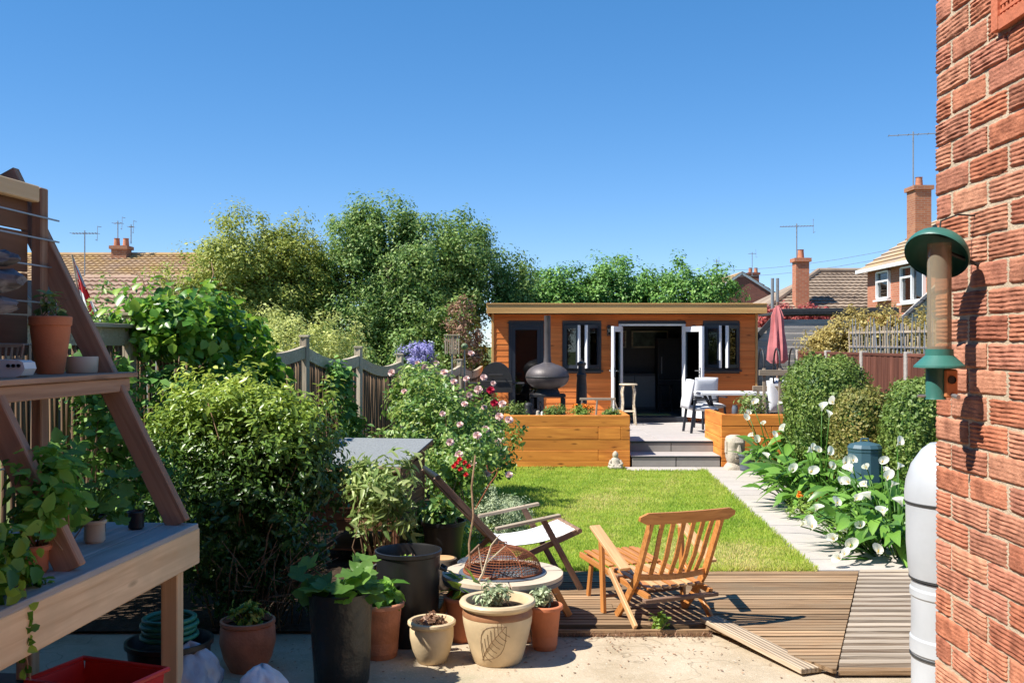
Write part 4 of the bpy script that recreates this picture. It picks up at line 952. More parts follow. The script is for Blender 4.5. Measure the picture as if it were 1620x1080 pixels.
def lump(name, label, loc, sx, sy, sz, seed, mat='drift_wood', rz=0):
    g = np.random.default_rng(seed); m = MB(); n = 10; V = []; Fc = []
    for i in range(n + 1):
        t = i / n; r = (math.sin(math.pi * min(max(t, .04), .96)) ** .45)
        for k in range(10):
            a = 2 * math.pi * k / 10; rr = r * (1 + g.normal() * .16); V.append(((t - .5) * sx + g.normal() * .01, math.cos(a) * sy / 2 * rr, sz / 2 + math.sin(a) * sz / 2 * rr))
    for i in range(n): Fc += [(i * 10 + k, i * 10 + (k + 1) % 10, i * 10 + 10 + (k + 1) % 10, i * 10 + 10 + k) for k in range(10)]
    Fc += [tuple(range(10))[::-1], tuple(n * 10 + k for k in range(10))]
    o = link(name, mesh_of(V, Fc, True, 30), mat, None, T(*loc, rz)); return tag(o, label, 'driftwood', 'driftwood stacked on the shelf')
b_ = onb(.78, .80, 1.845)
lump('driftwood', 'upright dark driftwood stump at the bottom of the shelf pile', (b_.x, b_.y, 1.845), .12, .14, .30, 1, rz=1.2)
lump('driftwood', 'long pale-edged driftwood piece lying above the stump', (b_.x + .02, b_.y, 2.14), .36, .16, .11, 2, rz=.3)
lump('driftwood', 'thick grey driftwood block in the middle of the pile', (b_.x + .05, b_.y + .02, 2.245), .40, .17, .14, 3, rz=-.15)
lump('driftwood', 'flat bluish driftwood slab topmost on the shelf pile', (b_.x + .04, b_.y, 2.38), .34, .15, .09, 4, rz=.2)
# on the bench top
pg = pot('plastic_pot', 'small beige pot holding the big leaved geranium on the bench', onb(.55, .30, 1.0), tprof(.042, .055, .115, .02, .006, .004), 'cream_ceramic', .05, .10)
pot('plastic_pot', 'small square black pot nearest the bench corner brace', onb(.18, .26, 1.0), tprof(.032, .045, .10, .012, .005, .003), 'black_plastic', .04, .085)
pot('plastic_pot', 'small black pot behind the geranium on the bench', onb(.33, .40, 1.0), tprof(.032, .045, .10, .012, .005, .003), 'black_plastic', .04, .085)
pl1 = pot('terracotta_pot', 'small terracotta pot with basil near the front of bench', onb(1.22, .22, 1.0), tprof(.045, .062, .125, .025, .008, .006), 'terracotta', .054, .10)
pl2 = pot('plastic_pot', 'dark plastic pot with trailing ivy hanging over bench edge', onb(1.62, .16, 1.0), tprof(.05, .07, .12, .02, .006, .004), 'black_plastic', .06, .10)
tag(link('cup', mesh_of(*(lambda m: (m.V, m.F))(MB().lathe([(0, 0), (.028, 0), (.036, .085), (.033, .085), (.026, .006)], 20)), True, 40), 'bag_white', None, Matrix.Translation(onb(.95, .35, 1.0))), 'white cup among the pots on the bench top', 'cup')
# under the bench
t = thing('plastic_tray', 'bright red plastic tray under the potting bench', 'tray', (-2.08, 4.98, .16), R(-20))
m = MB(); m.box((0, 0, .01), (.50, .34, .02))
for s in (-1, 1): m.box((s * .245, 0, .10), (.014, .34, .18), Matrix.Rotation(R(8 * s), 3, 'Y')); m.box((0, s * .165, .10), (.48, .014, .18), Matrix.Rotation(R(-8 * s), 3, 'X'))
m.build('tray', 'red_plastic', t); MB().tube([(-.27, -.19, .195), (.27, -.19, .195), (.27, .19, .195), (-.27, .19, .195), (-.27, -.19, .195)], .014, 6).build('rim', 'red_plastic', t)
t = thing('storage_box', 'dark lidded storage box in the shade under the bench', 'box', (-2.55, 5.15, CZ), R(-5)); box('body', (0, 0, .105), (.8, .8, .21), 'grey_tub', t); box('lid', (0, 0, .2165), (.84, .84, .012), 'black_plastic', t)
t = thing('dark_tub', 'round dark tub under the bench corner', 'tub', (-1.98, 5.72, CZ)); MB().lathe([(0, 0), (.19, 0), (.23, .34), (.245, .35), (.245, .375), (.23, .375), (.21, .3)], 32).build('body', 'black_plastic', t, smooth=True); MB().lathe([(0, .3), (.215, .3)], 24).build('soil', 'soil', t)
m = MB()
for i in range(4): m.tube([Vector((math.cos(R(a)) * (.15 - .012 * (i % 2)), math.sin(R(a)) * (.15 - .012 * (i % 2)), .02 + i * .032)) for a in range(0, 361, 15)], .015, 7, cap=False)
o = m.build('hose', 'hose_green', None, Matrix.Translation((-1.98, 5.72, .32)), smooth=True, ang=0); tag(o, 'coiled green garden hose lying on the dark tub', 'hose')
def sack(name, label, loc, r, h, mat, seed):
    g = np.random.default_rng(seed); m = MB(); n = 18; sg = 44; V = []; Fc = []
    for i in range(n):
        t = i / (n - 1); rr = r * (math.sin(math.pi * (.12 + .88 * t)) ** .6 if t > .1 else .8 + t) * (1 - .25 * t)
        for k in range(sg): a = 2 * math.pi * k / sg; f = 1 + .12 * math.sin(3 * a + t * 5 + seed) + .08 * math.sin(7 * a - t * 9) + .05 * math.sin(11 * a + t * 14) + g.normal() * .02; V.append((rr * f * math.cos(a), rr * f * math.sin(a), h * t * (1 + .05 * math.sin(2 * a))))
    for i in range(n - 1): Fc += [(i * sg + k, i * sg + (k + 1) % sg, i * sg + sg + (k + 1) % sg, i * sg + sg + k) for k in range(sg)]
    Fc += [tuple((n - 1) * sg + k for k in range(sg))]
    return tag(link(name, mesh_of(V, Fc, True, 0), mat, None, T(*loc)), label, 'sack')
sack('plastic_sack', 'crumpled bluish clear plastic sack beside the bench leg', (-1.83, 5.62, CZ), .19, .38, 'bag_clear', 3)
sack('carrier_bag', 'small crumpled white carrier bag near the weathered terracotta pot', (-1.46, 5.75, CZ), .15, .22, 'bag_white', 5)

# ------------------------------------------------------------------ hutch
hu = thing('hutch', 'dark wooden hutch with sloping grey felt roof in left bed', 'hutch', (-1.42, 9.75, -.03), R(-8))
for sx in (-1, 1):
    for sy in (-1, 1): bar('leg', (sx * .40, sy * .52, 0), (sx * .40, sy * .52, .90 if sy < 0 else 1.0), .05, .05, 'hutch_wood', hu, up=(0, 1, 0))
for i in range(6):
    bar('side_board', (.405, -.50, .36 + i * .095), (.405, .50, .36 + i * .095), .02, .09, 'hutch_wood', hu); bar('side_board', (-.405, -.50, .36 + i * .095), (-.405, .50, .36 + i * .095), .02, .09, 'hutch_wood', hu)
    bar('front_board', (-.38, -.525, .36 + i * .095), (.38, -.525, .36 + i * .095), .02, .09, 'hutch_wood', hu); bar('back_board', (-.38, .525, .36 + i * .095), (.38, .525, .36 + i * .095), .02, .09, 'hutch_wood', hu)
box('floor', (0, 0, .32), (.8, 1.0, .02), 'hutch_wood', hu); bar('shelf', (-.38, 0, .12), (.38, 0, .12), .9, .02, 'hutch_wood', hu)
o = box('roof', (0, -.02, .985), (.98, 1.32, .022), 'felt', hu, rot=(R(5.5), 0, 0)); bar('roof_edge', (-.49, -.69, .90), (.49, -.69, .90), .02, .045, 'rack_wood', hu); 
for s in (-1, 1): bar('roof_edge', (s * .485, -.66, .905), (s * .485, .62, 1.03), .02, .04, 'hutch_wood', hu)

# ------------------------------------------------------------------ water butt and feeder
wb = thing('water_butt', 'tall white plastic water butt on stand by the brick corner', 'water butt', (2.235, 5.1, CZ))
z_ = lambda py: H - (py - 545) / FP * 5.1 - CZ
MB().lathe([(0, z_(700)), (.11, z_(702)), (.15, z_(712)), (.20, z_(735)), (.225, z_(760)), (.232, z_(778)), (.232, z_(792)), (.226, z_(795)), (.224, z_(860)), (.215, z_(900)), (.208, z_(912)), (.19, z_(914))], 48).build('barrel', 'butt_plastic', wb, smooth=True, ang=30)
MB().lathe([(.0, z_(688)), (.05, z_(689)), (.065, z_(694)), (.068, z_(704)), (.05, z_(706))], 32).build('lid', 'butt_plastic', wb, smooth=True)
MB().lathe([(.2265, z_(792.3)), (.2335, z_(793)), (.2335, z_(795)), (.2265, z_(796.5))], 48).build('seam', 'butt_seam', wb)
MB().lathe([(.19, z_(912.5)), (.2115, z_(913)), (.2115, z_(915)), (.19, z_(916))], 48).build('seam', 'butt_seam', wb)
MB().lathe([(.19, z_(916)), (.200, z_(918)), (.2, z_(928)), (.207, z_(931)), (.207, z_(941)), (.2, z_(944)), (.2, z_(1005)), (.207, z_(1008)), (.207, z_(1030)), (.199, z_(1033)), (.199, z_(1100)), (.205, z_(1110)), (.205, .0), (.0, .0)], 48).build('stand', 'butt_plastic', wb, smooth=True, ang=30)
MB().lathe([(.2, z_(1034)), (.2075, z_(1035)), (.2075, z_(1037)), (.2, z_(1038))], 48).build('seam', 'butt_seam', wb)

fd = thing('bird_feeder', 'green domed bird feeder with clear tube hanging on brick wall', 'bird feeder', (1.170, 2.755, 1.84))
zf = lambda py: H - (py - 545) / FP * 2.755 - 1.84
Mt = Matrix.Rotation(R(33), 4, 'Y') @ Matrix.Rotation(R(-30), 4, 'X')
dp = [(.086 * math.cos(t), .066 * math.sin(t)) for t in np.linspace(0, math.pi / 2, 10)]
MB().lathe([(.0845, -.004)] + dp + [(.0, .0662)], 36, Mt).lathe([(.083, -.003)] + [(.083 * math.cos(t), .062 * math.sin(t)) for t in np.linspace(0, math.pi / 2, 10)], 36, Mt).build('dome', 'feeder_green', fd, Matrix.Translation((-.008, 0, zf(404))), smooth=True, ang=0)
MB().lathe([(.0315, zf(556)), (.0315, zf(385))], 28).build('tube', 'clear_tube', fd, smooth=True)
MB().lathe([(.0, zf(548)), (.0305, zf(548)), (.0305, zf(556)), (.0, zf(556))], 24).build('seed', 'fascia_wood', fd)
MB().lathe([(.036, zf(552)), (.037, zf(562)), (.066, zf(578)), (.067, zf(581)), (.04, zf(583)), (0, zf(583))], 32).build('skirt', 'feeder_green', fd, smooth=True, ang=30)
MB().lathe([(0, zf(583)), (.026, zf(583)), (.026, zf(628)), (.028, zf(631)), (0, zf(631))], 24).build('base_tube', 'feeder_green', fd, Matrix.Translation((-.012, -.004, 0)), smooth=True, ang=30)
box('port_block', (.02, -.008, zf(606)), (.036, .05, .078), 'feeder_wood', fd)
MB().lathe([(0, 0), (.011, 0), (.011, .004)], 20, Matrix.Rotation(R(90), 4, 'X')).build('port', 'black_plastic', fd, T(.02, -.0335, zf(600)))
MB().tube([(.022, -.03, zf(624)), (.024, -.065, zf(626))], .006, 8).tube([(-.012, 0, zf(626)), (-.06, 0, zf(626))], .004, 6).build('perch', 'grey_metal', fd)
MB().tube([(0, 0, zf(372)), (.004, 0, zf(350)), (.06, .02, zf(338)), (.108, .02, zf(340))], .0025, 6).tube([(.03, 0, zf(400)), (.112, .0, zf(420))], .006, 6).build('hanger', 'black_iron', fd)
# ------------------------------------------------------------------ terrace furniture and ornaments
def lin(px, py, d): return XZ(px, py, d)
fb = XZ(866, 600, 18.6); t = thing('garden_stove', 'rust grey saucer shaped garden stove with tall flue on black stand', 'stove', (fb.x, 18.6, DZ))
zs = lambda py: H - (py - 545) / FP * 18.6 - DZ
prof = [(0, zs(622)), (.20, zs(620))] + [(.405 * math.cos(a) ** .8 if math.cos(a) > 0 else 0, zs(596) + (.245 if a > 0 else .235) * math.sin(a)) for a in np.linspace(-1.15, 1.25, 22)] + [(.075, zs(573)), (.062, zs(566))]
MB().lathe(prof, 48).build('body', 'stove_iron', t, smooth=True, ang=50)
MB().lathe([(.404, zs(597.5)), (.41, zs(596.5)), (.41, zs(595.5)), (.404, zs(594.5))], 48).build('seam', 'black_iron', t)
MB().lathe([(.075, zs(574)), (.062, zs(560)), (.06, zs(500)), (.065, zs(499)), (.052, zs(499)), (.052, zs(520))], 24).build('flue', 'stove_iron', t, smooth=True)
MB().lathe([(.24, zs(623)), (.20, zs(615)), (.17, zs(611))], 32).build('collar', 'black_iron', t, smooth=True)
box('stand_top', (0, 0, zs(625)), (.66, .5, .05), 'black_iron', t)
for sx in (-1, 1):
    for sy in (-1, 1): box('leg', (sx * .29, sy * .21, zs(627) / 2 - .01), (.07, .06, zs(627) - .02), 'black_iron', t)
box('log_store', (-.13, .0, .3), (.02, .44, .55), 'black_iron', t)
fb = XZ(920, 610, 18.9); t = thing('chimney_pot', 'slim dark metal chimney stove pipe with capped top', 'chimney', (fb.x, 18.9, DZ)); zs = lambda py: H - (py - 545) / FP * 18.9 - DZ
MB().lathe([(.115, 0), (.11, .2), (.098, zs(610)), (.086, zs(597)), (.094, zs(595)), (.094, zs(592)), (.07, zs(590)), (.066, zs(579)), (.085, zs(577)), (.088, zs(574)), (.05, zs(572)), (.015, zs(570)), (.018, zs(568)), (0, zs(567))], 28).build('pipe', 'black_iron', t, smooth=True, ang=35)
bq = XZ(785, 600, 18.4); t = thing('barrel_barbecue', 'black barrel barbecue with rounded lid beside the stove', 'barbecue', (bq.x, 18.4, DZ)); zs = lambda py: H - (py - 545) / FP * 18.4 - DZ
m = MB(); arc = [(.29 * math.cos(a), zs(601) + .33 * math.sin(a)) for a in np.linspace(0, math.pi, 18)]
m.prism(arc, -.24, .24, Matrix.Rotation(R(90), 4, 'X')); m.build('lid', 'black_iron', t, smooth=True, ang=30)
box('fire_box', (0, 0, zs(601) - .11), (.60, .50, .215), 'black_iron', t); box('cabinet', (0, .02, .27), (.54, .42, .36), 'black_iron', t)
box('side_shelf', (.40, 0, zs(606)), (.24, .4, .025), 'black_iron', t); box('side_shelf', (-.40, 0, zs(606)), (.2, .4, .025), 'black_iron', t)
MB().tube([(-.12, -.26, zs(592)), (-.12, -.30, zs(592)), (.12, -.30, zs(592)), (.12, -.26, zs(592))], .012, 8).build('handle', 'black_iron', t)
for sx in (-1, 1):
    for sy in (-1, 1): bar('leg', (sx * .24, sy * .18, zs(614)), (sx * .27, sy * .2, 0), .035, .035, 'black_iron', t, up=(0, 1, 0))
def cushion(name, w, d, h, mat, parent, mtx):
    m = MB(); n = 9; V = []; Fc = []
    for side in (1, -1):
        for i in range(n):
            for j in range(n):
                u, v = i / (n - 1) * 2 - 1, j / (n - 1) * 2 - 1; e = (1 - abs(u) ** 5) * (1 - abs(v) ** 5); k = 1 - .03 * abs(u * v)
                V.append((u * w / 2 * k, v * d / 2 * k, side * h / 2 * (.25 + .75 * e ** .6)))
    for i in range(n - 1):
        for j in range(n - 1):
            a = i * n + j; Fc.append((a, a + n, a + n + 1, a + 1)); b = a + n * n; Fc.append((b, b + 1, b + n + 1, b + n))
    rg = [i * n for i in range(n)] + [(n - 1) * n + j for j in range(1, n)] + [i * n + n - 1 for i in range(n - 2, -1, -1)] + [j for j in range(n - 2, 0, -1)]
    for a, b in zip(rg, rg[1:] + rg[:1]): Fc.append((a, a + n * n, b + n * n, b))
    return link(name, mesh_of(V, Fc, True, 70), mat, parent, mtx)
def dining_chair(label, loc, rz):
    t = thing('dining_chair', label, 'chair', loc, rz, 'white cushioned chairs round the terrace table')
    for sx in (-1, 1):
        bar('leg', (sx * .22, .19, .44), (sx * .24, .27, 0), .035, .045, 'anthracite', t, up=(0, 1, 0)); bar('leg', (sx * .22, -.2, .62), (sx * .24, -.28, 0), .035, .045, 'anthracite', t, up=(0, 1, 0))
        bar('arm_rest', (sx * .26, -.22, .62), (sx * .26, .20, .62), .045, .025, 'anthracite', t)
    cushion('seat', .48, .50, .10, 'cushion', t, T(0, 0, .45)); M0 = Matrix.Translation((0, -.27, .72)) @ Matrix.Rotation(R(78), 4, 'X')
    cushion('backrest', .48, .56, .10, 'cushion', t, M0); return t
dining_chair('pale cushioned dining chair nearest the open white door, side on', (3.50, 18.75, DZ), R(-82))
dining_chair('pale cushioned dining chair behind table, backrest towards the garden room', (3.82, 19.55, DZ), R(-172))
dining_chair('pale cushioned dining chair at the far right end of table', (4.80, 19.2, DZ), R(100))
dining_chair('pale cushioned dining chair at right front, partly behind lilies', (4.72, 18.45, DZ), R(20))
t = thing('terrace_table', 'pale topped outdoor dining table on the raised terrace', 'table', (4.12, 18.9, DZ)); box('table_top', (0, 0, .725), (1.35, .8, .05), 'cushion', t)
for sx in (-1, 1):
    bar('leg', (sx * .5, -.3, .70), (sx * .2, .3, 0), .05, .04, 'anthracite', t); bar('leg', (sx * .5, .3, .70), (sx * .2, -.3, 0), .05, .04, 'anthracite', t)
t = thing('parasol', 'closed faded red parasol standing at terrace corner', 'parasol', (5.04, 19.2, DZ))
m = MB(); n = 20; V = []; Fc = []; zz = [2.40, 2.34, 2.2, 1.9, 1.6, 1.35, 1.28]; rr = [.012, .05, .10, .125, .15, .16, .10]
for z_, r_ in zip(zz, rr):
    for k in range(n): a = 2 * math.pi * k / n; f = 1 + .28 * math.cos(8 * a + z_ * 2); V.append((r_ * f * math.cos(a), r_ * f * math.sin(a), z_))
for i in range(len(zz) - 1): Fc += [(i * n + k, i * n + (k + 1) % n, i * n + n + (k + 1) % n, i * n + n + k) for k in range(n)]
link('canopy', mesh_of(V, Fc, True, 60), 'parasol_cloth', t); MB().tube([(0, 0, 0), (0, 0, 2.46)], .02, 10).build('pole', 'old_wood', t); MB().lathe([(0, 0), (.22, 0), (.22, .05), (.06, .08), (.03, .2), (0, .2)], 24).build('base', 'black_iron', t, smooth=True)
# wooden arch frame with metal hoops right of the terrace
t = thing('hoop_frame', 'timber seat frame with dark curved metal hoops beside the parasol', 'frame', (4.70, 17.95, 0))
for dx in (-.28, .0, .28):
    m = MB(); m.tube([(dx, -.22 * math.cos(a) + (.02 * dx), 1.55 + .38 * math.sin(a)) for a in np.linspace(0, math.pi, 14)] + [(dx, .22, 1.0)], .016, 8); m.build('hoop', 'black_iron', t, smooth=True)
    bar('post', (dx, -.22, 0), (dx, -.22, 1.58), .05, .05, 'trellis_wood', t, up=(0, 1, 0))
bar('beam', (-.38, -.25, 1.50), (.38, -.25, 1.50), .05, .10, 'trellis_wood', t); bar('beam', (-.38, .22, 1.20), (.38, .22, 1.20), .05, .1, 'trellis_wood', t)
for dx in (-.28, .28): bar('post', (dx, .22, 0), (dx, .22, 1.15), .05, .05, 'trellis_wood', t, up=(0, 1, 0))
# stone head and small seated figure
hd = thing('head_statue', 'carved stone head statue with long face beside the right planter', 'statue', (3.53, 16.05, 0), R(12))
m = MB(); secs = [(0, .175, .14), (.03, .175, .14), (.07, .15, .12), (.11, .115, .10), (.14, .125, .115), (.20, .14, .135), (.28, .145, .14), (.36, .14, .14), (.44, .145, .145), (.50, .14, .135), (.53, .12, .12), (.55, .07, .08)]
V = []; Fc = []; n = 24
for z_, rx, ry in secs:
    for k in range(n):
        a = 2 * math.pi * k / n; c, s = math.cos(a), math.sin(a); x = math.copysign(abs(c) ** .7, c) * rx; y = math.copysign(abs(s) ** .7, s) * ry
        if s < -.3:
            f = -s
            if .36 < z_ < .42: y += .035 * f if abs(c) > .12 else -.02           # eye hollows
            if .43 < z_ < .48: y -= .03 * f                                       # brow
            if .18 < z_ < .24: y -= .012
        V.append((x, y, z_))
for i in range(len(secs) - 1): Fc += [(i * n + k, i * n + (k + 1) % n, i * n + n + (k + 1) % n, i * n + n + k) for k in range(n)]
Fc += [tuple((len(secs) - 1) * n + k for k in range(n))]
link('head', mesh_of(V, Fc, True, 45), 'stone', hd)
MB().add([(-.018, -.14, .44), (.018, -.14, .44), (.035, -.14, .27), (-.035, -.14, .27), (-.012, -.165, .43), (.012, -.165, .43), (.026, -.20, .285), (-.026, -.20, .285)], [(0, 1, 5, 4), (1, 2, 6, 5), (2, 3, 7, 6), (3, 0, 4, 7), (4, 5, 6, 7)]).build('nose', 'stone', hd)
m = MB(); m.box((0, -.145, .215), (.12, .03, .022)).box((0, -.142, .18), (.10, .03, .02)); m.build('lips', 'stone', hd)
for s in (-1, 1): box('ear', (s * .148, .0, .36), (.025, .07, .18), 'stone', hd)
bu = thing('stone_figure', 'small seated pale stone figure at foot of long planter', 'figurine', (1.62, 16.14, 0))
MB().lathe([(0, 0), (.115, 0), (.125, .03), (.11, .06), (.085, .09), (.08, .13), (.06, .165), (.035, .18), (.0, .182)], 20, wob=.05).build('body', 'stone', bu, smooth=True)
MB().lathe([(0, .165), (.035, .175), (.05, .205), (.046, .24), (.03, .265), (.012, .28), (0, .285)], 18).build('head', 'stone', bu, smooth=True)
for s in (-1, 1): MB().tube([(s * .07, -.02, .13), (s * .10, -.06, .08), (s * .04, -.115, .055)], [.026, .024, .02], 8).build('arm', 'stone', bu, smooth=True); MB().tube([(s * .09, -.04, .03), (s * .06, -.115, .03), (0, -.12, .03)], [.034, .03, .024], 8).build('leg', 'stone', bu, smooth=True)
t = thing('compost_bin', 'dark teal plastic compost bin between the clipped bushes', 'compost bin', (4.20, 12.0, -.03))
MB().lathe([(.24, 0), (.222, .38), (.195, .74), (.20, .75), (.2, .775), (.19, .78)], 12).build('body', 'bin_teal', t, smooth=True, ang=25)
MB().lathe([(.20, .78), (.205, .795), (.18, .835), (.06, .865), (.0, .867)], 12).build('lid', 'bin_teal', t, smooth=True, ang=25); MB().tube([(-.05, 0, .86), (-.04, 0, .90), (.04, 0, .90), (.05, 0, .86)], .012, 8).build('handle', 'bin_teal', t)
p = XZ(1183, 735, 15.7); pot('plant_pot', 'dark plastic pot beside the stone head with lily leaves above', (p.x + .02, 15.85, 0), tprof(.10, .13, .27), 'grey_tub', .11, .24)
tag(link('jar', mesh_of(*(lambda m: (m.V, m.F))(MB().lathe([(0, 0), (.05, 0), (.052, .01), (.05, .10), (.04, .12), (.04, .14), (.035, .14), (.045, .1), (.045, .01)], 20)), True, 40), 'grey_tub', None, T(3.62, 16.45, .865)), 'small grey glass jar on the corner of right planter', 'jar')
tag(link('cup', mesh_of(*(lambda m: (m.V, m.F))(MB().lathe([(0, 0), (.045, 0), (.055, .11), (.05, .11), (.04, .01)], 20)), True, 40), 'grey_metal', None, T(3.80, 15.62, 0)), 'small metal cup on the path near the stone head', 'cup')
# leaning frame and little ornaments behind the long planter
t = thing('cold_frame', 'leaning pale wooden frame in the long planter near the stool', 'frame', (1.42, 17.3, .76), 0)
bar('bar', (-.30, 0, .30), (.32, 0, .30), .03, .04, 'trellis_wood', t)
for x in (-.28, -.02, .24): bar('upright', (x, 0, 0), (x + .02, .0, .28), .03, .03, 'trellis_wood', t, up=(0, 1, 0))
bar('brace', (.40, -.02, 0), (.30, 0, .27), .02, .03, 'trellis_wood', t, up=(0, 1, 0))
for i, (px, lb, mt, s) in enumerate(((851, 'tiny pale stone ornament in the long planter', 'stone', 1), (858, 'tiny white figure ornament in front of garden stove', 'white_ceramic', .8), (836, 'small dark owl like ornament at left of garden stove', 'black_iron', 2.1))):
    b = XZ(px, 640, 17.2); tag(link('ornament', mesh_of(*(lambda m: (m.V, m.F))(MB().lathe([(0, 0), (.045 * s, 0), (.05 * s, .03 * s), (.03 * s, .06 * s), (.036 * s, .085 * s), (.025 * s, .11 * s), (0, .115 * s)], 14, wob=.06)), True, 0), mt, None, T(b.x, 17.1 + .1 * i, .76)), lb, 'ornament')
# trellis and metal spikes on the right fence
t = thing('trellis', 'pale weathered trellis of upright laths behind the right fence', 'trellis', (6.25, 15.9, 0))
for i in range(26): bar('lath', (0, -1.3 + i * .16, 1.2), (random.uniform(-.03, .03), -1.3 + i * .16 + random.uniform(-.03, .03), 2.32 + random.uniform(-.06, .05)), .045, .012, 'trellis_wood', t, up=(1, 0, 0))
for z_ in (1.95, 2.2): bar('rail', (-.015, -1.35, z_), (-.015, 2.75, z_ + .02), .02, .04, 'trellis_wood', t)
t = thing('spike_railing', 'row of thin leaning grey metal spikes above the right fence', 'railing', (6.02, 15.6, 0))
for i in range(22): MB().tube([(0, -1.4 + i * .17, 1.7), (random.uniform(-.03, .03), -1.4 + i * .17 + .10 * math.sin(i), 2.40 + .08 * math.sin(i * 1.3))], [.012, .006], 6).build('spike', 'grey_metal', t)
MB().tube([(0, -1.5, 1.95), (0, 2.4, 1.95)], .008, 6).build('rail', 'grey_metal', t)
# ------------------------------------------------------------------ trees and shrubs
def tree(name, label, base, ells, r0, n_cl, cl_r, per, L, asp, mat, seed, cat='tree', group=None, forks=2, ntips=14, **k):
    t = thing(name, label, cat, base, 0, group); cl = []; b = np.array(base)
    le = [(np.array(c) - b, r) for c, r in ells]
    link('crown', crown_leaves(le, n_cl, cl_r, per, L, asp, seed, cl_out=cl, **k), mat, t)
    K = cl[0]; g = np.random.default_rng(seed); tips = K[g.choice(len(K), min(ntips, len(K)), replace=False)]
    branches((0, 0, 0), [tuple(x) for x in tips], r0, seed, 'trunk', 'bark', t, forks=forks)
    return t
def shrub(name, label, base, ells, n_cl, cl_r, per, L, asp, mat, seed, cat='shrub', group=None, nst=10, stem_r=.012, **k):
    t = thing(name, label, cat, base, 0, group); cl = []; b = np.array(base)
    link('foliage', crown_leaves([(np.array(c) - b, r) for c, r in ells], n_cl, cl_r, per, L, asp, seed, cl_out=cl, **k), mat, t)
    if nst:
        K = cl[0]; g = np.random.default_rng(seed + 1); m = MB()
        for x in K[g.choice(len(K), min(nst, len(K)), replace=False)]:
            s = Vector((x[0] * .3 + g.normal() * .04, x[1] * .3 + g.normal() * .04, 0)); e = Vector(x)
            m.tube([s, s.lerp(e, .5) + Vector((g.normal() * .05, g.normal() * .05, .05)), e], [stem_r, stem_r * .7, stem_r * .3], 5)
        m.build('stems', 'twig', t, smooth=True, ang=0)['kind'] = 'stuff'
    return t
tree('hawthorn_tree', 'olive green bushy tree behind the fence, left of the plum tree', (-6.1, 23, -.1),
     [((-6.2, 23, 3.5), (1.7, 1.5, 1.75)), ((-7.05, 23, 2.7), (.95, 1.1, 1.2)), ((-5.3, 23.3, 3.8), (1.1, 1.1, 1.3)), ((-6.0, 22.6, 2.2), (1.7, 1.2, 1.1)), ((-7.5, 23, 2.5), (.75, .9, 1.25)), ((-4.85, 23.4, 3.0), (.9, 1.0, 1.3))], .16, 900, .30, 110, .072, .5, 'leaf_hawthorn', 11, shell=.4)
tree('plum_tree', 'tall loose green tree with upright shoots behind the fence', (-2.7, 24, -.1),
     [((-2.6, 24, 3.7), (2.1, 1.7, 1.8)), ((-3.7, 24, 4.3), (1.0, 1.1, 1.25)), ((-1.3, 24, 3.7), (1.15, 1.2, 1.45)), ((-3.0, 23.5, 2.4), (2.1, 1.4, 1.3)), ((-3.75, 24, 5.0), (.30, .3, .55)), ((-2.65, 24, 4.95), (.35, .35, .5)), ((-1.5, 24, 4.75), (.26, .3, .6)), ((-.75, 24, 4.4), (.25, .3, .6)), ((-2.1, 24, 4.9), (.25, .25, .4)), ((-4.6, 24, 3.6), (.8, .9, 1.0)), ((-.1, 24.5, 3.3), (.7, .9, 1.1))], .17, 1100, .30, 110, .078, .5, 'leaf_plum', 12, shell=.45, ntips=22, forks=3)
for i, (x, d, zt, rx, lb) in enumerate(((1.0, 27, 4.35, 1.4, 'dark green tree behind garden room roof, nearest the plum tree'), (3.0, 27.4, 4.5, 1.4, 'dense green tree behind the middle of the garden room roof'), (4.85, 27, 4.3, 1.25, 'rounded green tree behind right end of garden room roof'))):
    tree('hedge_tree', lb, (x, d, -.1), [((x, d, zt - 1.0), (rx, 1.1, 1.0)), ((x - .6, d, zt - 1.5), (rx * .8, 1, 1.1)), ((x + .6, d, zt - 1.6), (rx * .8, 1, 1.1)), ((x, d, 1.6), (rx, 1.0, 1.3))], .13, 360, .28, 95, .085, .6, 'leaf_ivy_hedge', 20 + i, group='trees behind the garden room', shell=.35)
for i, (x, y, zt, r, lb) in enumerate(((-1.15, 22.6, 3.0, .8, 'leafy hedge shrub filling the gap left of the garden room'), (-2.2, 21.2, 2.3, .8, 'leafy hedge shrub behind fence under the plum tree'), (-3.6, 20.4, 2.2, .9, 'leafy hedge shrub behind the pale shrub'))):
    shrub('hedge_shrub', lb, (x, y, -.1), [((x, y, zt * .62), (r, .6, zt * .42)), ((x + .2, y, zt * .3), (r, .6, zt * .32))], 150, .2, 70, .085, .55, 'leaf_plum', 130 + i, group='hedge shrubs behind the left fence', nst=8)
shrub('pale_shrub', 'pale yellow green shrub beyond the stick fence', (-3.6, 16.9, -.1), [((-3.6, 16.9, 1.75), (1.0, .8, .95)), ((-4.3, 16.9, 1.4), (.7, .7, .9)), ((-2.95, 16.9, 1.35), (.6, .7, .8))], 260, .2, 95, .06, .38, 'leaf_pale', 31)
shrub('climber', 'brown withered climber beside the garden room corner', (-1.1, 20.6, -.1), [((-1.15, 20.6, 2.3), (.3, .25, 1.0)), ((-.85, 20.7, 2.0), (.2, .2, .8))], 60, .14, 50, .06, .35, 'leaf_dead', 33, nst=8)
shrub('ceanothus', 'shrub with lavender blue flower spikes beyond the stick fence', (-1.75, 17.9, -.1), [((-1.7, 17.9, 1.85), (.32, .3, .24))], 45, .1, 60, .05, .3, 'lavender', 34, nst=6)
shrub('elder_shrub', 'grey green shrub behind the fence under tiled roof', (-4.6, 11.6, -.1), [((-4.5, 11.6, 2.2), (.5, .5, .5)), ((-4.9, 11.6, 1.8), (.6, .5, .6))], 90, .16, 50, .07, .45, 'leaf_rose', 35)
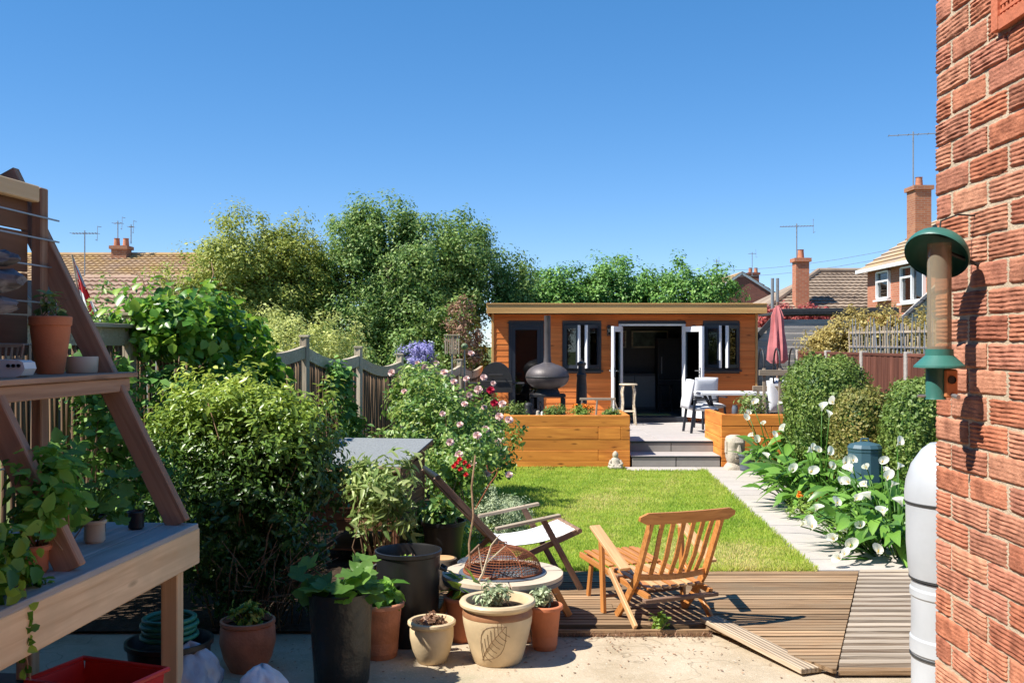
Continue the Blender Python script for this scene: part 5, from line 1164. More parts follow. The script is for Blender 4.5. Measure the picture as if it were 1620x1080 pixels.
tree('golden_conifer', 'golden yellow clipped conifer hedge beyond the right fence', (7.3, 20.5, -.1), [((6.6, 20.5, 1.9), (.8, .7, .65)), ((7.5, 20.5, 2.1), (.95, .7, .7)), ((8.4, 20.3, 2.05), (.9, .7, .7)), ((7.4, 20.3, 1.0), (1.6, .7, .9))], .1, 520, .19, 110, .06, .5, 'leaf_gold', 36, cat='hedge')
shrub('maple_shrub', 'dark red leaved shrub in front of the bungalow', (6.9, 25.5, -.1), [((6.7, 25.5, 2.6), (.9, .6, .45)), ((7.6, 25.5, 2.7), (.6, .5, .4))], 80, .18, 60, .08, .5, 'leaf_red', 37)
# vine on the fence
t = shrub('vine', 'bright green large leaved vine scrambling over the near left fence', (-3.0, 9.6, -.03), [((-3.15, 9.0, 2.18), (.42, .5, .33)), ((-2.95, 9.6, 2.22), (.36, .55, .36)), ((-2.8, 10.2, 1.95), (.3, .5, .4)), ((-2.8, 9.4, 1.45), (.28, .65, .6)), ((-2.75, 10.8, 1.5), (.22, .4, .5))], 240, .17, 20, .088, .85, 'leaf_vine', 41, six=True, nst=14, up=.35)
m = MB()
for a in (((-3.25, 9.0, 2.3), (-3.4, 9.1, 2.6), (-3.55, 9.15, 2.72)), ((-2.95, 9.5, 2.4), (-2.9, 9.6, 2.68), (-2.95, 9.7, 2.8)), ((-3.1, 9.4, 2.4), (-3.3, 9.4, 2.62), (-3.6, 9.35, 2.66))): m.tube([Vector(q) - Vector((-3.0, 9.6, -.03)) for q in a], [.008, .006, .003], 5)
m.build('tendrils', 'twig', t)['kind'] = 'stuff'
shrub('ivy', 'dark ivy covering the fence between bench and privet bush', (-3.2, 7.9, -.03), [((-3.25, 7.9, 1.5), (.2, .55, .5)), ((-3.1, 8.0, .8), (.25, .6, .6)), ((-3.3, 7.3, .9), (.2, .5, .5))], 130, .14, 18, .07, .8, 'leaf_ivy_hedge', 143, six=True, nst=8)
shrub('ivy', 'dark ivy hanging down fence under the bright vine', (-2.95, 8.9, -.03), [((-3.0, 8.8, 1.5), (.22, .5, .45)), ((-2.85, 9.4, 1.0), (.25, .5, .6)), ((-2.95, 8.6, .8), (.2, .4, .5))], 110, .14, 18, .075, .8, 'leaf_ivy_hedge', 142, six=True, nst=8)
shrub('ivy', 'dark ivy hanging on the second stick fence panel', (-2.2, 13.2, -.03), [((-2.3, 13.0, 1.5), (.14, .45, .35)), ((-2.2, 13.3, .9), (.16, .4, .5))], 50, .12, 20, .08, .8, 'leaf_ivy_hedge', 42, six=True, nst=6)
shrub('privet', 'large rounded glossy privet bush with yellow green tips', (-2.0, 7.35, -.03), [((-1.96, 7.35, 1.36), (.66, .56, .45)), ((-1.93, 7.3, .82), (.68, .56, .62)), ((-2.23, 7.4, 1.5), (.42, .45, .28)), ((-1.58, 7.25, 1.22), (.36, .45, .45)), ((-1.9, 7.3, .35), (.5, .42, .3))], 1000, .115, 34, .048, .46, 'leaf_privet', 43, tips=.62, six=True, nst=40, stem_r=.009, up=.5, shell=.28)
m = MB(); g = np.random.default_rng(3)
for i in range(46):
    a = g.uniform(-1.9, -.2); s = Vector((-1.85 + g.normal() * .12, 7.2 + g.normal() * .1, .0)); e = Vector((-1.85 + .62 * math.cos(a), 7.2 + .5 * math.sin(a), g.uniform(.25, .7)))
    m.tube([s, s.lerp(e, .5) + Vector((g.normal() * .05, g.normal() * .05, .10)), e], [.007, .005, .002], 4)
tag(m.build('bare_twigs', 'twig', smooth=True, ang=0), 'tangle of bare brown twigs low on the privet bush', 'twigs', kind='stuff')
shrub('laurel_shrub', 'open shrub with pale long leaves in front of the hutch', (-1.15, 8.7, -.03), [((-1.15, 8.7, .62), (.34, .28, .36)), ((-1.35, 8.8, .85), (.22, .2, .2)), ((-.98, 8.7, .95), (.14, .14, .12))], 75, .1, 17, .10, .3, 'leaf_shrub', 44, six=True, nst=22, stem_r=.008)
rose = shrub('rose_bush', 'sprawling rose bush covered in pale pink blooms beside lawn', (-.8, 12.2, -.03), [((-.95, 12.2, 1.0), (.72, .75, .72)), ((-.55, 11.4, .6), (.55, .6, .55)), ((-1.2, 13.1, 1.32), (.55, .65, .5)), ((-.35, 12.6, .6), (.5, .6, .5)), ((-.65, 13.4, .8), (.6, .6, .7))], 420, .15, 34, .06, .55, 'leaf_rose', 45, six=True, nst=30, shell=.3)
# rose blooms: cupped petals in three whorls
def bloom_mesh(seed, mat):
    g = random.Random(seed); m = MB()
    for w, (r, h, n, tilt) in enumerate(((.030, .016, 7, .6), (.026, .024, 6, .3), (.019, .029, 6, .1), (.011, .031, 5, -.2), (.006, .03, 3, -.4))):
        for k in range(n):
            a = 2 * math.pi * k / n + w + g.uniform(-.2, .2); d = Vector((math.cos(a), math.sin(a), 0)); s = Vector((-d.y, d.x, 0)); wd = r * 1.0
            m.add([Vector((0, 0, 0)), d * r * .6 + s * wd * .6 + Vector((0, 0, h * .6)), d * r * (1 + .2 * tilt) + s * wd * .35 + Vector((0, 0, h)), d * r * (1.12 + .2 * tilt) + Vector((0, 0, h * .9)), d * r * (1 + .2 * tilt) - s * wd * .35 + Vector((0, 0, h)), d * r * .6 - s * wd * .6 + Vector((0, 0, h * .6))], [(0, 1, 2, 3, 4, 5)])
    me = mesh_of(m.V, m.F, True, 0); me.materials.append(MATS[mat]); return me
PINK = [bloom_mesh(i, 'pink_petal') for i in range(3)]; REDB = bloom_mesh(9, 'dark_rose'); REDP = bloom_mesh(8, 'red_petal'); ORG = bloom_mesh(7, 'orange_petal')
def aim(loc, n, s, spin=0):
    q = Vector(n).normalized().to_track_quat('Z', 'Y').to_matrix().to_4x4(); m = q @ Matrix.Rotation(spin, 4, 'Z') @ Matrix.Scale(s, 4); m.translation = Vector(loc); return m
rb_ = Vector((-.8, 12.2, -.03))
for i, (px, py, d) in enumerate(((660, 575, 12.9), (703, 590, 12.2), (672, 582, 12.6), (735, 640, 11.6), (742, 625, 11.8), (728, 672, 11.2), (712, 700, 11), (766, 645, 12.1), (765, 598, 12.3), (780, 607, 12.4), (790, 660, 12), (805, 665, 12.2), (748, 735, 11), (770, 750, 11.2), (805, 752, 11.3), (727, 720, 10.9), (640, 620, 12.4), (718, 605, 12), (738, 600, 12), (690, 575, 12.7), (755, 690, 11.2), (768, 680, 11.6), (795, 640, 12.3), (700, 655, 11.3), (745, 560, 12.9), (620, 590, 13), (757, 617, 12), (786, 700, 11.6), (716, 745, 10.8))):
    w = XZ(px, py, d) - rb_; link('bloom', PINK[i % 3], None, rose, aim(w, (random.uniform(-.3, .4), -1, random.uniform(.2, 1)), random.uniform(.9, 1.5), i))
for px, py in ((776, 618), (782, 638)): link('bloom', REDB, None, rose, aim(XZ(px, py, 11.9) - rb_, (.1, -1, .5), 1.4))
t = shrub('geranium', 'red flowered geranium in the bed below the roses', (-.62, 10.4, -.03), [((-.58, 10.4, .65), (.2, .2, .2))], 25, .09, 18, .055, .8, 'leaf_marigold', 46, six=True, nst=8)
for px, py in ((722, 733), (727, 727), (735, 732), (718, 738), (741, 738), (737, 751), (728, 742)): link('bloom', REDP, None, t, aim(XZ(px, py, 10.2) - t.location, (.1, -1, .6), .75))
shrub('grey_mound', 'low grey green cushion plant beside the lawn edge', (-.17, 10.3, -.03), [((-.17, 10.3, .2), (.34, .38, .36)), ((-.0, 10.6, .15), (.25, .3, .25))], 190, .07, 70, .026, .35, 'leaf_grey', 47, nst=0, zmin=0)
for i, (x, y, z, r, lb) in enumerate(((-2.3, 11.2, .5, .4, 'dark leafy plant at foot of the fence behind the hutch'), (-1.85, 12.6, .6, .45, 'dark leafy plant between the hutch and rose bush'), (-1.5, 14.8, .7, .5, 'leafy plant by fence behind the rose bush'), (-1.0, 16.4, .7, .5, 'leafy plant at the left end of the long planter'), (-2.7, 9.0, .45, .45, 'shaded leafy plant between privet and fence'), (-.75, 9.6, .3, .28, 'small leafy plant beside black nursery pot'))):
    shrub('border_plant', lb, (x, y, -.03), [((x, y, z * .8), (r, r, z * .8))], 80, .12, 18, .075, .5, 'leaf_rose', 50 + i, six=True, nst=8, group='leafy plants along the left bed', zmin=0)
# clipped bushes on the right: dense small leaves over a solid heart
def clipped(label, c, r, n, mat, seed, pw=3.2):
    t = thing('clipped_bush', label, 'bush', (c[0], c[1], -.03), 0, 'clipped bushes by the right fence'); g = np.random.default_rng(seed)
    d = unit(g.normal(size=(n, 3))); sc = 1 / (np.abs(d) ** pw).sum(1) ** (1 / pw); lump_ = 1 + .06 * np.sin(d[:, 0] * 7 + seed) * np.cos(d[:, 2] * 6) + .04 * np.sin(d[:, 1] * 13 + d[:, 0] * 9) + .03 * np.sin(d[:, 2] * 23 + d[:, 0] * 19)
    sh = g.random(n) < .035; lump_ = lump_ + sh * g.random(n) * .10; hole = np.sin(d[:, 0] * 11 + seed * 2) * np.sin(d[:, 2] * 12 + 1) * np.sin(d[:, 1] * 10) > .55; lump_ = lump_ - .10 * hole * g.random(n)
    P = d * (sc * lump_ * (1 - .12 * g.random(n) ** 2))[:, None] * np.array(r) + np.array([0, 0, c[2] + .03]); P = P[P[:, 2] > .03]
    N = unit((P - np.array([0, 0, c[2]])) / np.array(r) ** 2) + g.normal(size=P.shape) * .55; Ls = .038 * (1 + .45 * g.normal(size=len(P))).clip(.4, 2.0)
    me = leaf_mesh(P, N, Ls, Ls * .55, g=g); pv = np.clip(g.random(len(P)) * .7 + .3 * (.5 + .5 * np.sin(P[:, 0] * 7 + seed) * np.sin(P[:, 2] * 6)), 0, 1); me.attributes['rnd'].data.foreach_set('value', np.repeat(pv, 4).astype(np.float32)); link('foliage', me, mat, t)
    m = MB(); V = []; Fc = []; nu, nv = 28, 16
    for j in range(nv + 1):
        for i in range(nu):
            th = math.pi * j / nv; ph = 2 * math.pi * i / nu; q = np.array([math.sin(th) * math.cos(ph), math.sin(th) * math.sin(ph), math.cos(th)]); q = q / (np.abs(q) ** pw).sum() ** (1 / pw)
            V.append((q[0] * r[0] * .86, q[1] * r[1] * .86, max(.0, q[2] * r[2] * .88 + c[2])))
    for j in range(nv): Fc += [(j * nu + i, j * nu + (i + 1) % nu, j * nu + nu + (i + 1) % nu, j * nu + nu + i) for i in range(nu)]
    link('heart', mesh_of(V, Fc, True, 0), 'leaf_ivy_hedge', t); return t
clipped('largest clipped bush with rounded top, left of the three', (4.55, 14.6, .95), (.58, .55, .85), 30000, 'leaf_box', 61)
clipped('brownish clipped bush in the middle, lower than its neighbours', (4.52, 13.0, .70), (.37, .4, .70), 16000, 'leaf_box_brown', 62)
clipped('dark green clipped bush nearest the brick corner', (4.88, 12.0, .85), (.42, .45, .72), 18000, 'leaf_box', 63)

# ------------------------------------------------------------------ calla lilies
def lily_leaf_mesh(seed):
    g = random.Random(seed); V = []; Fc = []; L = [0, .12, .3, .5, .7, .88, 1.0]; Wd = [.10, .23, .25, .20, .13, .06, .0]; bend = g.uniform(.15, .4)
    for x, w in zip(L, Wd):
        z = -bend * x * x; V += [(x, -w, z + w * .35 + .015 * math.sin(x * 15)), (x, 0, z), (x, w, z + w * .35 + .015 * math.cos(x * 13))]
    V[0] = (-.12, -.14, .04); V[2] = (-.12, .14, .04)
    for i in range(len(L) - 1): Fc += [(i * 3, i * 3 + 3, i * 3 + 4, i * 3 + 1), (i * 3 + 1, i * 3 + 4, i * 3 + 5, i * 3 + 2)]
    me = mesh_of(V, Fc, True, 0); me.materials.append(MATS['lily_leaf']); return me
def lily_flower_mesh(seed):
    g = random.Random(seed); m = MB(); n = 12; rings = 6; V = []; Fc = []
    for j in range(rings + 1):
        v = j / rings
        for k in range(n + 1):
            a = (k / n - .5) * 2 * math.pi * .97; r = .010 + .045 * v ** 1.7; lip = (1 + math.cos(a)) / 2
            fl = v ** 3; V.append((r * math.cos(a) * (1 + .35 * fl * lip) + .018 * fl * lip, r * math.sin(a) * (1 + .15 * fl), .10 * v + .035 * fl * lip - .022 * fl * (1 - lip)))
    for j in range(rings): Fc += [(j * (n + 1) + k, j * (n + 1) + k + 1, (j + 1) * (n + 1) + k + 1, (j + 1) * (n + 1) + k) for k in range(n)]
    m.add(V, Fc, 0); m.tube([(0, 0, .015), (.002, 0, .05), (.004, 0, .088)], [.006, .007, .004], 6, mi=1)
    me = mesh_of(m.V, m.F, True, 0); me.materials.append(MATS['lily_spathe']); me.materials.append(MATS['spadix']); me.polygons.foreach_set('material_index', m.MI); return me
LLEAF = [lily_leaf_mesh(i) for i in range(5)]; LFLOW = [lily_flower_mesh(i) for i in range(3)]
def frame_x(p, xdir, up, s):
    x = Vector(xdir).normalized(); y = Vector(up).cross(x).normalized(); z = x.cross(y); m = Matrix((x, y, z)).transposed().to_4x4() @ Matrix.Scale(s, 4); m.translation = p; return m
def lilies(label, base, rx, ry, h, nleaf, flowers, seed, lean=(0, 0), ls=.3, group=True):
    g = np.random.default_rng(seed); t = thing('calla_lily', label, 'lily', base, 0, 'calla lilies along the path'); st = MB()
    for i in range(nleaf):
        a = g.uniform(0, 2 * math.pi); q = math.sqrt(g.random()); p0 = Vector((math.cos(a) * rx * q * .7, math.sin(a) * ry * q * .7, 0)); out = Vector((math.cos(a) + lean[0], math.sin(a) + lean[1], 0))
        hh = h * g.uniform(.45, 1.0) * (1 - .35 * q); p1 = p0 + out * (.10 + .22 * q) * g.uniform(.6, 1.3) + Vector((0, 0, hh))
        st.tube([p0, p0.lerp(p1, .6) + Vector((0, 0, hh * .12)), p1], [.010, .009, .006], 5)
        xd = out.normalized() * g.uniform(.6, 1.2) + Vector((g.normal() * .35, g.normal() * .35, g.uniform(-.5, .55)))
        link('leaf', LLEAF[i % 5], None, t, frame_x(p1, xd, (g.normal() * .3, g.normal() * .3, 1), ls * g.uniform(.7, 1.25)))
    for i, (px, py, d) in enumerate(flowers):
        w = XZ(px, py, d) - Vector(base); b = Vector((w.x * .45 + g.normal() * .05, w.y * .45, 0))
        st.tube([b, b.lerp(w, .6) + Vector((0, 0, .12 * abs(w.z))), w], [.010, .008, .006], 5)
        n = Vector((g.normal() * .45 - .2, -.55 + g.normal() * .4, .75)); link('flower', LFLOW[i % 3], None, t, aim(w, n, g.uniform(.55, .88), g.uniform(0, 6)))
    st.build('stems', 'leaf_strap', t, smooth=True, ang=0)['kind'] = 'stuff'
    return t
near_f = [(1350, 748, 9.9), (1378, 790, 9.6), (1403, 760, 9.8), (1345, 765, 9.9), (1398, 815, 9.3), (1352, 792, 9.7), (1322, 800, 9.8), (1290, 808, 9.7), (1372, 742, 10.2), (1398, 745, 10.2), (1340, 842, 9.3), (1345, 865, 9.1), (1336, 880, 9.05), (1388, 875, 9.0), (1266, 832, 9.6), (1275, 828, 9.6), (1285, 838, 9.4), (1419, 705, 10.8), (1420, 742, 10.3), (1335, 735, 10.5), (1420, 850, 9.1), (1410, 770, 9.7), (1330, 885, 9.0), (1362, 835, 9.3), (1320, 855, 9.3), (1428, 800, 9.4)]
lilies('leaning clump of white calla lilies nearest the deck, spilling over path', (3.78, 9.8, -.03), .55, .75, .60, 170, near_f, 71, lean=(-.2, -.2), ls=.22)
mid_f = [(1240, 682, 12.6), (1225, 692, 12.8), (1215, 725, 12.6), (1295, 715, 11.8), (1310, 718, 11.8), (1277, 715, 12), (1312, 660, 12), (1300, 650, 12.4), (1283, 712, 12.1), (1315, 740, 11.5), (1255, 745, 12.0), (1281, 748, 11.6)]
lilies('upright clump of white calla lilies in front of the largest clipped bush', (3.85, 12.3, -.03), .6, .95, .70, 150, mid_f, 72, lean=(-.2, -.2), ls=.25)
far_f = [(1182, 665, 15.2), (1184, 655, 15.3), (1190, 640, 15.4), (1198, 700, 15), (1230, 640, 14.8), (1208, 672, 15), (1187, 717, 14.9), (1320, 640, 14), (1192, 690, 15.0)]
lilies('farthest clump of white calla lilies beside the stone head', (4.15, 14.9, -.03), .5, .7, .80, 110, far_f, 73, lean=(-.1, -.2), ls=.26)
lilies('low clump of white calla lilies in front of the compost bin', (4.05, 11.1, -.03), .5, .55, .62, 90, [(1330, 765, 10.6), (1372, 770, 10.4), (1395, 732, 10.9), (1348, 733, 10.9)], 74, lean=(-.1, -.2), ls=.25)
# strap leaves in the near clump
g = np.random.default_rng(5); t = thing('strap_leaf_plant', 'long pale green strap leaves arching among the nearest lilies', 'plant', (3.45, 10.0, -.03)); m = MB()
for i in range(90):
    a = g.uniform(0, 2 * math.pi); p0 = Vector((g.normal() * .14, g.normal() * .22, 0)); o_ = Vector((math.cos(a) - .3, math.sin(a) - .2, 0)); L = g.uniform(.35, .75); s_ = Vector((-o_.y, o_.x, 0)).normalized() * g.uniform(.008, .015)
    pts = [p0 + o_ * L * q * .8 + Vector((0, 0, L * 1.35 * q * (1 - .62 * q))) for q in (0, .25, .5, .75, 1)]; V = []
    for j, p in enumerate(pts): w = s_ * (1, 1.1, 1, .7, .1)[j]; V += [p - w, p + w]
    m.add(V, [(2 * j, 2 * j + 1, 2 * j + 3, 2 * j + 2) for j in range(4)])
o = m.build('leaves', 'leaf_strap', t, smooth=True, ang=0); o['kind'] = 'stuff'
me = o.data; at = me.attributes.new('rnd', 'FLOAT', 'POINT'); at.data.foreach_set('value', np.repeat(g.random(90), 10).astype(np.float32))
def flowers_plant(name, label, base, r, h, blooms, nb, seed, lm='leaf_marigold', ls=.035, bs=.7):
    t = shrub(name, label, base, [((base[0], base[1], base[2] + h * .5), (r, r, h * .5))], 45, .06, 24, ls, .35, lm, seed, cat='plant', nst=8, stem_r=.004); g = np.random.default_rng(seed)
    for i in range(nb):
        a = g.uniform(0, 6.28); q = math.sqrt(g.random()) * r * .95; link('bloom', blooms, None, t, aim((math.cos(a) * q, math.sin(a) * q, h * g.uniform(.8, 1.05)), (g.normal() * .4, -.5 + g.normal() * .3, .8), g.uniform(bs * .8, bs * 1.3)))
    return t
flowers_plant('marigold', 'orange marigolds at path edge between two lily clumps', (3.42, 11.5, -.02), .34, .30, ORG, 20, 81, ls=.05)
flowers_plant('marigold', 'orange marigolds in the long timber planter', (1.12, 16.75, .76), .20, .22, ORG, 20, 82)
for i, (x, lb) in enumerate(((-.02, 'feathery green plant at left end of the long planter'), (.68, 'small green plant below garden stove in planter'), (1.62, 'small dry looking plant near planter corner'))):
    shrub('planter_plant', lb, (x, 16.8, .76), [((x, 16.8, .90 - .03 * i), (.24 - .05 * i, .2, .16 - .04 * i))], 40, .06, 24, .05, .3, 'leaf_box', 85 + i, cat='plant', group='plants in the long planter', nst=5, stem_r=.004)
shrub('planter_plant', 'wispy tall plant in the right planter before the table', (4.15, 16.9, .76), [((4.0, 16.9, .98), (.35, .3, .25))], 40, .09, 16, .07, .35, 'leaf_shrub', 88, cat='plant', nst=14, stem_r=.005)

# ------------------------------------------------------------------ potted plants
def squash_leaf_mesh(seed):
    g = random.Random(seed); n = 30; V = [(0, 0, 0)]; 
    for k in range(n):
        a = 2 * math.pi * k / n - math.pi; r = .5 * (1 + .16 * math.cos(5 * a) + .05 * math.cos(15 * a)) * (.55 + .45 * min(1, (math.pi - abs(a)) / .5))
        V.append((r * math.cos(a) + .1, r * math.sin(a), .10 * (r / .5) ** 2 - .12 * max(0, r * math.cos(a)) + .03 * math.sin(7 * a + seed)))
    me = mesh_of(V, [(0, 1 + k, 1 + (k + 1) % n) for k in range(n)], True, 0); me.materials.append(MATS['squash_leaf']); return me
SQ = [squash_leaf_mesh(i) for i in range(4)]
def big_leaves(name, label, base, pts, seed, cat='plant', root=(0, 0, 0), smin=.08, smax=.14, tilt=.5):
    """pts: leaf positions relative to base; one stalk for each"""
    g = np.random.default_rng(seed); t = thing(name, label, cat, base); st = MB(); r0 = Vector(root)
    for i, p in enumerate(pts):
        p = Vector(p); s = r0 + Vector((g.normal() * .02, g.normal() * .02, 0)); st.tube([s, s.lerp(p, .5) + Vector((0, 0, .04)), p], [.005, .0045, .003], 5)
        o_ = Vector((p.x - r0.x, p.y - r0.y, 0)); o_ = o_.normalized() if o_.length > .01 else Vector((1, 0, 0)); xd = o_ + Vector((g.normal() * .3, g.normal() * .3 - .3, g.uniform(-.6, .1)))
        link('leaf', SQ[i % 4], None, t, frame_x(p, xd, (g.normal() * tilt * .6, -tilt + g.normal() * .3, 1), g.uniform(smin, smax)))
    st.build('stalks', 'leaf_strap', t, smooth=True, ang=0)['kind'] = 'stuff'; return t
g = np.random.default_rng(4)
big_leaves('squash_plant', 'squash plant with broad leaves drooping over the grow bag', (gb.x, 6.05, .46), [(.17 * math.cos(a) * q, .17 * math.sin(a) * q - .02, z) for a, q, z in zip(g.uniform(0, 6.28, 20), g.uniform(.3, 1.45, 20), g.uniform(.02, .20, 20))], 6, smin=.12, smax=.20)
b = onb(.55, .30, 1.10)
big_leaves('geranium', 'big round leaved geranium in beige pot on the bench', b, [(.10, -.06, .10), (.13, .02, .16), (.02, -.08, .20), (-.06, -.03, .12), (.15, -.05, .02), (-.08, -.06, .0), (.05, .05, .24), (-.02, .04, .17), (.10, .06, .08), (.17, .04, .24)], 7, smin=.075, smax=.125)
shrub('basil', 'leafy basil plant in small terracotta pot on the bench', onb(1.22, .22, 1.10), [(onb(1.22, .22, 1.30), (.13, .13, .19)), (onb(1.05, .26, 1.42), (.10, .1, .14))], 42, .06, 9, .07, .6, 'leaf_squash', 91, cat='plant', six=True, nst=12, stem_r=.004)
shrub('herb_plant', 'leafy herb with small orange flower beside the middle brace', onb(.85, .30, 1.0), [(onb(.85, .30, 1.22), (.10, .10, .15)), (onb(.75, .34, 1.35), (.07, .07, .09))], 30, .05, 9, .065, .6, 'leaf_squash', 92, cat='plant', six=True, nst=9, stem_r=.004)
t = shrub('trailing_ivy', 'trailing ivy spilling from dark pot down the bench front', onb(1.62, .16, 1.10), [(onb(1.62, .14, 1.18), (.14, .16, .10)), (onb(1.45, .10, 1.05), (.10, .10, .08)), (onb(1.75, .08, 1.12), (.12, .12, .12))], 40, .05, 9, .06, .8, 'leaf_vine', 93, cat='plant', six=True, nst=6, stem_r=.004)
tp = [XZ(38, 930, 3.95), XZ(46, 985, 3.94), XZ(40, 1030, 3.94), XZ(48, 1075, 3.94)]; m = MB(); m.tube([p - t.location for p in tp], .004, 5); m.build('trailing_stem', 'twig', t)
g = np.random.default_rng(8); Pl = []
for i in range(26): q = g.random() * 3; k = min(2, int(q)); p = tp[k].lerp(tp[k + 1], q - k); Pl.append([p.x - t.location.x + g.normal() * .012, p.y - t.location.y - .01, p.z - t.location.z + g.normal() * .01])
link('trailing_leaves', leaf_mesh(np.array(Pl), np.tile([0, -1, .4], (26, 1)) + g.normal(size=(26, 3)) * .4, .045, .036, six=True, g=g), 'leaf_vine', t)
def small(name, label, base, r, h, L, asp, mat, seed, n=26, per=12, six=True): return shrub(name, label, base, [((base[0], base[1], base[2] + h * .6), (r, r, h * .5))], n, r * .35, per, L, asp, mat, seed, cat='plant', six=six, nst=8, stem_r=.003)
small('potted_plant', 'small grey leaved plant in the large leaf motif pot', (big.x - .02, 6.52, CZ + .345), .11, .14, .04, .45, 'leaf_grey', 101)
p = XZ(862, 1010, 6.78); small('potted_plant', 'small grey plant in the fluted terracotta pot', (p.x - .01, 6.78, CZ + .265), .08, .15, .04, .45, 'leaf_grey', 102)
p = XZ(733, 960, 7.0); small('potted_plant', 'glossy long leaved seedling in terracotta pot by fire pit', (p.x, 6.98, CZ + .27), .13, .16, .10, .35, 'leaf_vine', 103, 12, 4)
m = MB(); m.tube([Vector((p.x + .02, 6.96, .2)), Vector((p.x + .14, 6.9, .42)), Vector((p.x + .2, 6.88, .62)), Vector((p.x + .26, 6.86, .70))], [.010, .009, .006, .003], 6); m.tube([Vector((p.x + .14, 6.9, .42)), Vector((p.x + .11, 6.9, .60))], [.006, .003], 5); m.tube([Vector((p.x + .17, 6.89, .5)), Vector((p.x + .30, 6.88, .62))], [.005, .003], 5)
tag(m.build('bare_cutting', 'bamboo', smooth=True), 'pale bare branching cutting standing in the terracotta seedling pot', 'cutting')
small('potted_plant', 'low red tinged succulent in the small cream pot', (sm.x, 6.5, CZ + .22), .085, .07, .035, .5, 'leaf_dead', 104)
pb_ = onb(.33, .66, 1.845 + .275); small('potted_plant', 'sparse young sprigs in the tall terracotta pot on the shelf', tuple(pb_), .07, .16, .05, .5, 'leaf_shrub', 105, 12, 5)
b_ = XZ(700, 850, 9.05); small('potted_plant', 'leafy plant in the black nursery pot', (b_.x, 9.05, .35), .16, .22, .07, .55, 'leaf_rose', 106)
bb = Vector((bn.x, 6.95, CZ + .50)); small('potted_plant', 'tiny seedlings inside the large black tub', tuple(bb), .12, .10, .04, .5, 'leaf_marigold', 107, 12, 6)
p = XZ(597, 1000, 6.5); small('potted_plant', 'leaves in the terracotta pot behind grow bag', (p.x, 6.62, CZ + .31), .12, .16, .07, .6, 'leaf_squash', 108)
p = XZ(392, 1010, 6.35); small('potted_plant', 'dark low plant in the weathered terracotta pot', (p.x, 6.35, CZ + .27), .12, .12, .05, .5, 'leaf_privet', 109)
w = GP(1045, 1000, -.05); small('weed', 'small green weed growing at the deck edge behind the chair', tuple(w), .055, .13, .045, .5, 'leaf_marigold', 110, 14, 7)
# tufts along the deck edge and lawn border
n = 900; ex = rng.uniform(-1.0, 1.4, n); P = np.stack([ex, 7.045 + rng.normal(size=n) * .012, np.full(n, -.06)], 1); A = np.stack([rng.normal(size=n) * .6, rng.normal(size=n) * .6, np.ones(n)], 1)
tag(link('edge_grass', leaf_mesh(P, rng.normal(size=(n, 3)), .03 + .03 * rng.random(n), .005, A=A), 'leaf_dead'), 'dry wisps of grass in the gap along the deck edge', 'grass', kind='stuff')

# leaf litter on the patio
n = 420; lx = rng.uniform(-2.4, 2.2, n); ly = 7.02 - np.abs(rng.normal(size=n)) * .45; P = np.stack([lx, ly, np.full(n, -.054)], 1)
tag(link('leaf_litter', leaf_mesh(P, rng.normal(size=(n, 3)) * .25 + np.array([0, 0, 1]), .012 + .022 * rng.random(n), .012, g=rng), 'leaf_dead'), 'scattered dry leaves and crumbs on the concrete patio', 'leaf litter', kind='stuff')
# ------------------------------------------------------------------ houses beyond the garden
def tiled(name, a, b, c, d, rows, mat, parent, cols=0, th=.05, amp=.03):
    """a roof slope a-b (eave) c-d (ridge side: d above a, c above b) of overlapping wavy courses"""
    a, b, c, d = map(Vector, (a, b, c, d)); nrm = (b - a).cross(d - a).normalized(); nrm = nrm if nrm.z > 0 else -nrm; m = MB(); n = max(2, cols)
    for r in range(rows):
        t0, t1 = r / rows, (r + 1.12) / rows; V = []
        for i in range(n + 1):
            u = i / n; w = amp * (i % 2); e0 = a.lerp(b, u); e1 = d.lerp(c, u)
            V += [e0.lerp(e1, t0) + nrm * (th + w), e0.lerp(e1, min(1, t1)) + nrm * (w * .6), e0.lerp(e1, t0) + nrm * -.01]
        m.add(V, [(i * 3, i * 3 + 3, i * 3 + 4, i * 3 + 1) for i in range(n)] + [(i * 3 + 2, i * 3 + 5, i * 3 + 3, i * 3) for i in range(n)])
    o = m.build(name, mat, parent); o['kind'] = 'stuff'; return o
def chimney(parent, c, s, z0, z1, pots=2, mat='chimney_brick'):
    ch = MB().box((c[0], c[1], (z0 + z1) / 2), (s[0], s[1], z1 - z0)).build('chimney', mat, parent)
    MB().box((c[0], c[1], z1 - .08), (s[0] + .14, s[1] + .14, .14)).build('chimney_cap', mat, ch)
    for i in range(pots): MB().lathe([(.13, z1), (.11, z1 + .3), (.13, z1 + .32), (.10, z1 + .32), (.09, z1 + .1)], 12, c=(c[0] + (i - (pots - 1) / 2) * .38, c[1], 0)).build('chimney_pot', 'old_terracotta', ch, smooth=True)
    return ch
def aerial(label, base, h, arms=9, L=.9, ang=0, group='roof aerials'):
    t = thing('aerial', label, 'aerial', base, ang, group); MB().tube([(0, 0, 0), (0, 0, h)], .022, 6).build('mast', 'wire_grey', t)
    m = MB(); m.tube([(-L / 2, 0, h - .1), (L / 2, 0, h - .1)], .016, 5)
    for i in range(arms): x = -L / 2 + L * i / (arms - 1); m.tube([(x, -.2, h - .1), (x, .2, h - .1)], .008, 4)
    for s in (-1, 1): m.tube([(L / 2, s * .02, h - .1 + s * .25), (L / 2 + .04, s * .25, h - .1 + s * .25)], .01, 4); m.tube([(L / 2, 0, h - .1), (L / 2, s * .02, h - .1 + s * .27)], .01, 4)
    m.build('antenna', 'wire_grey', t); return t
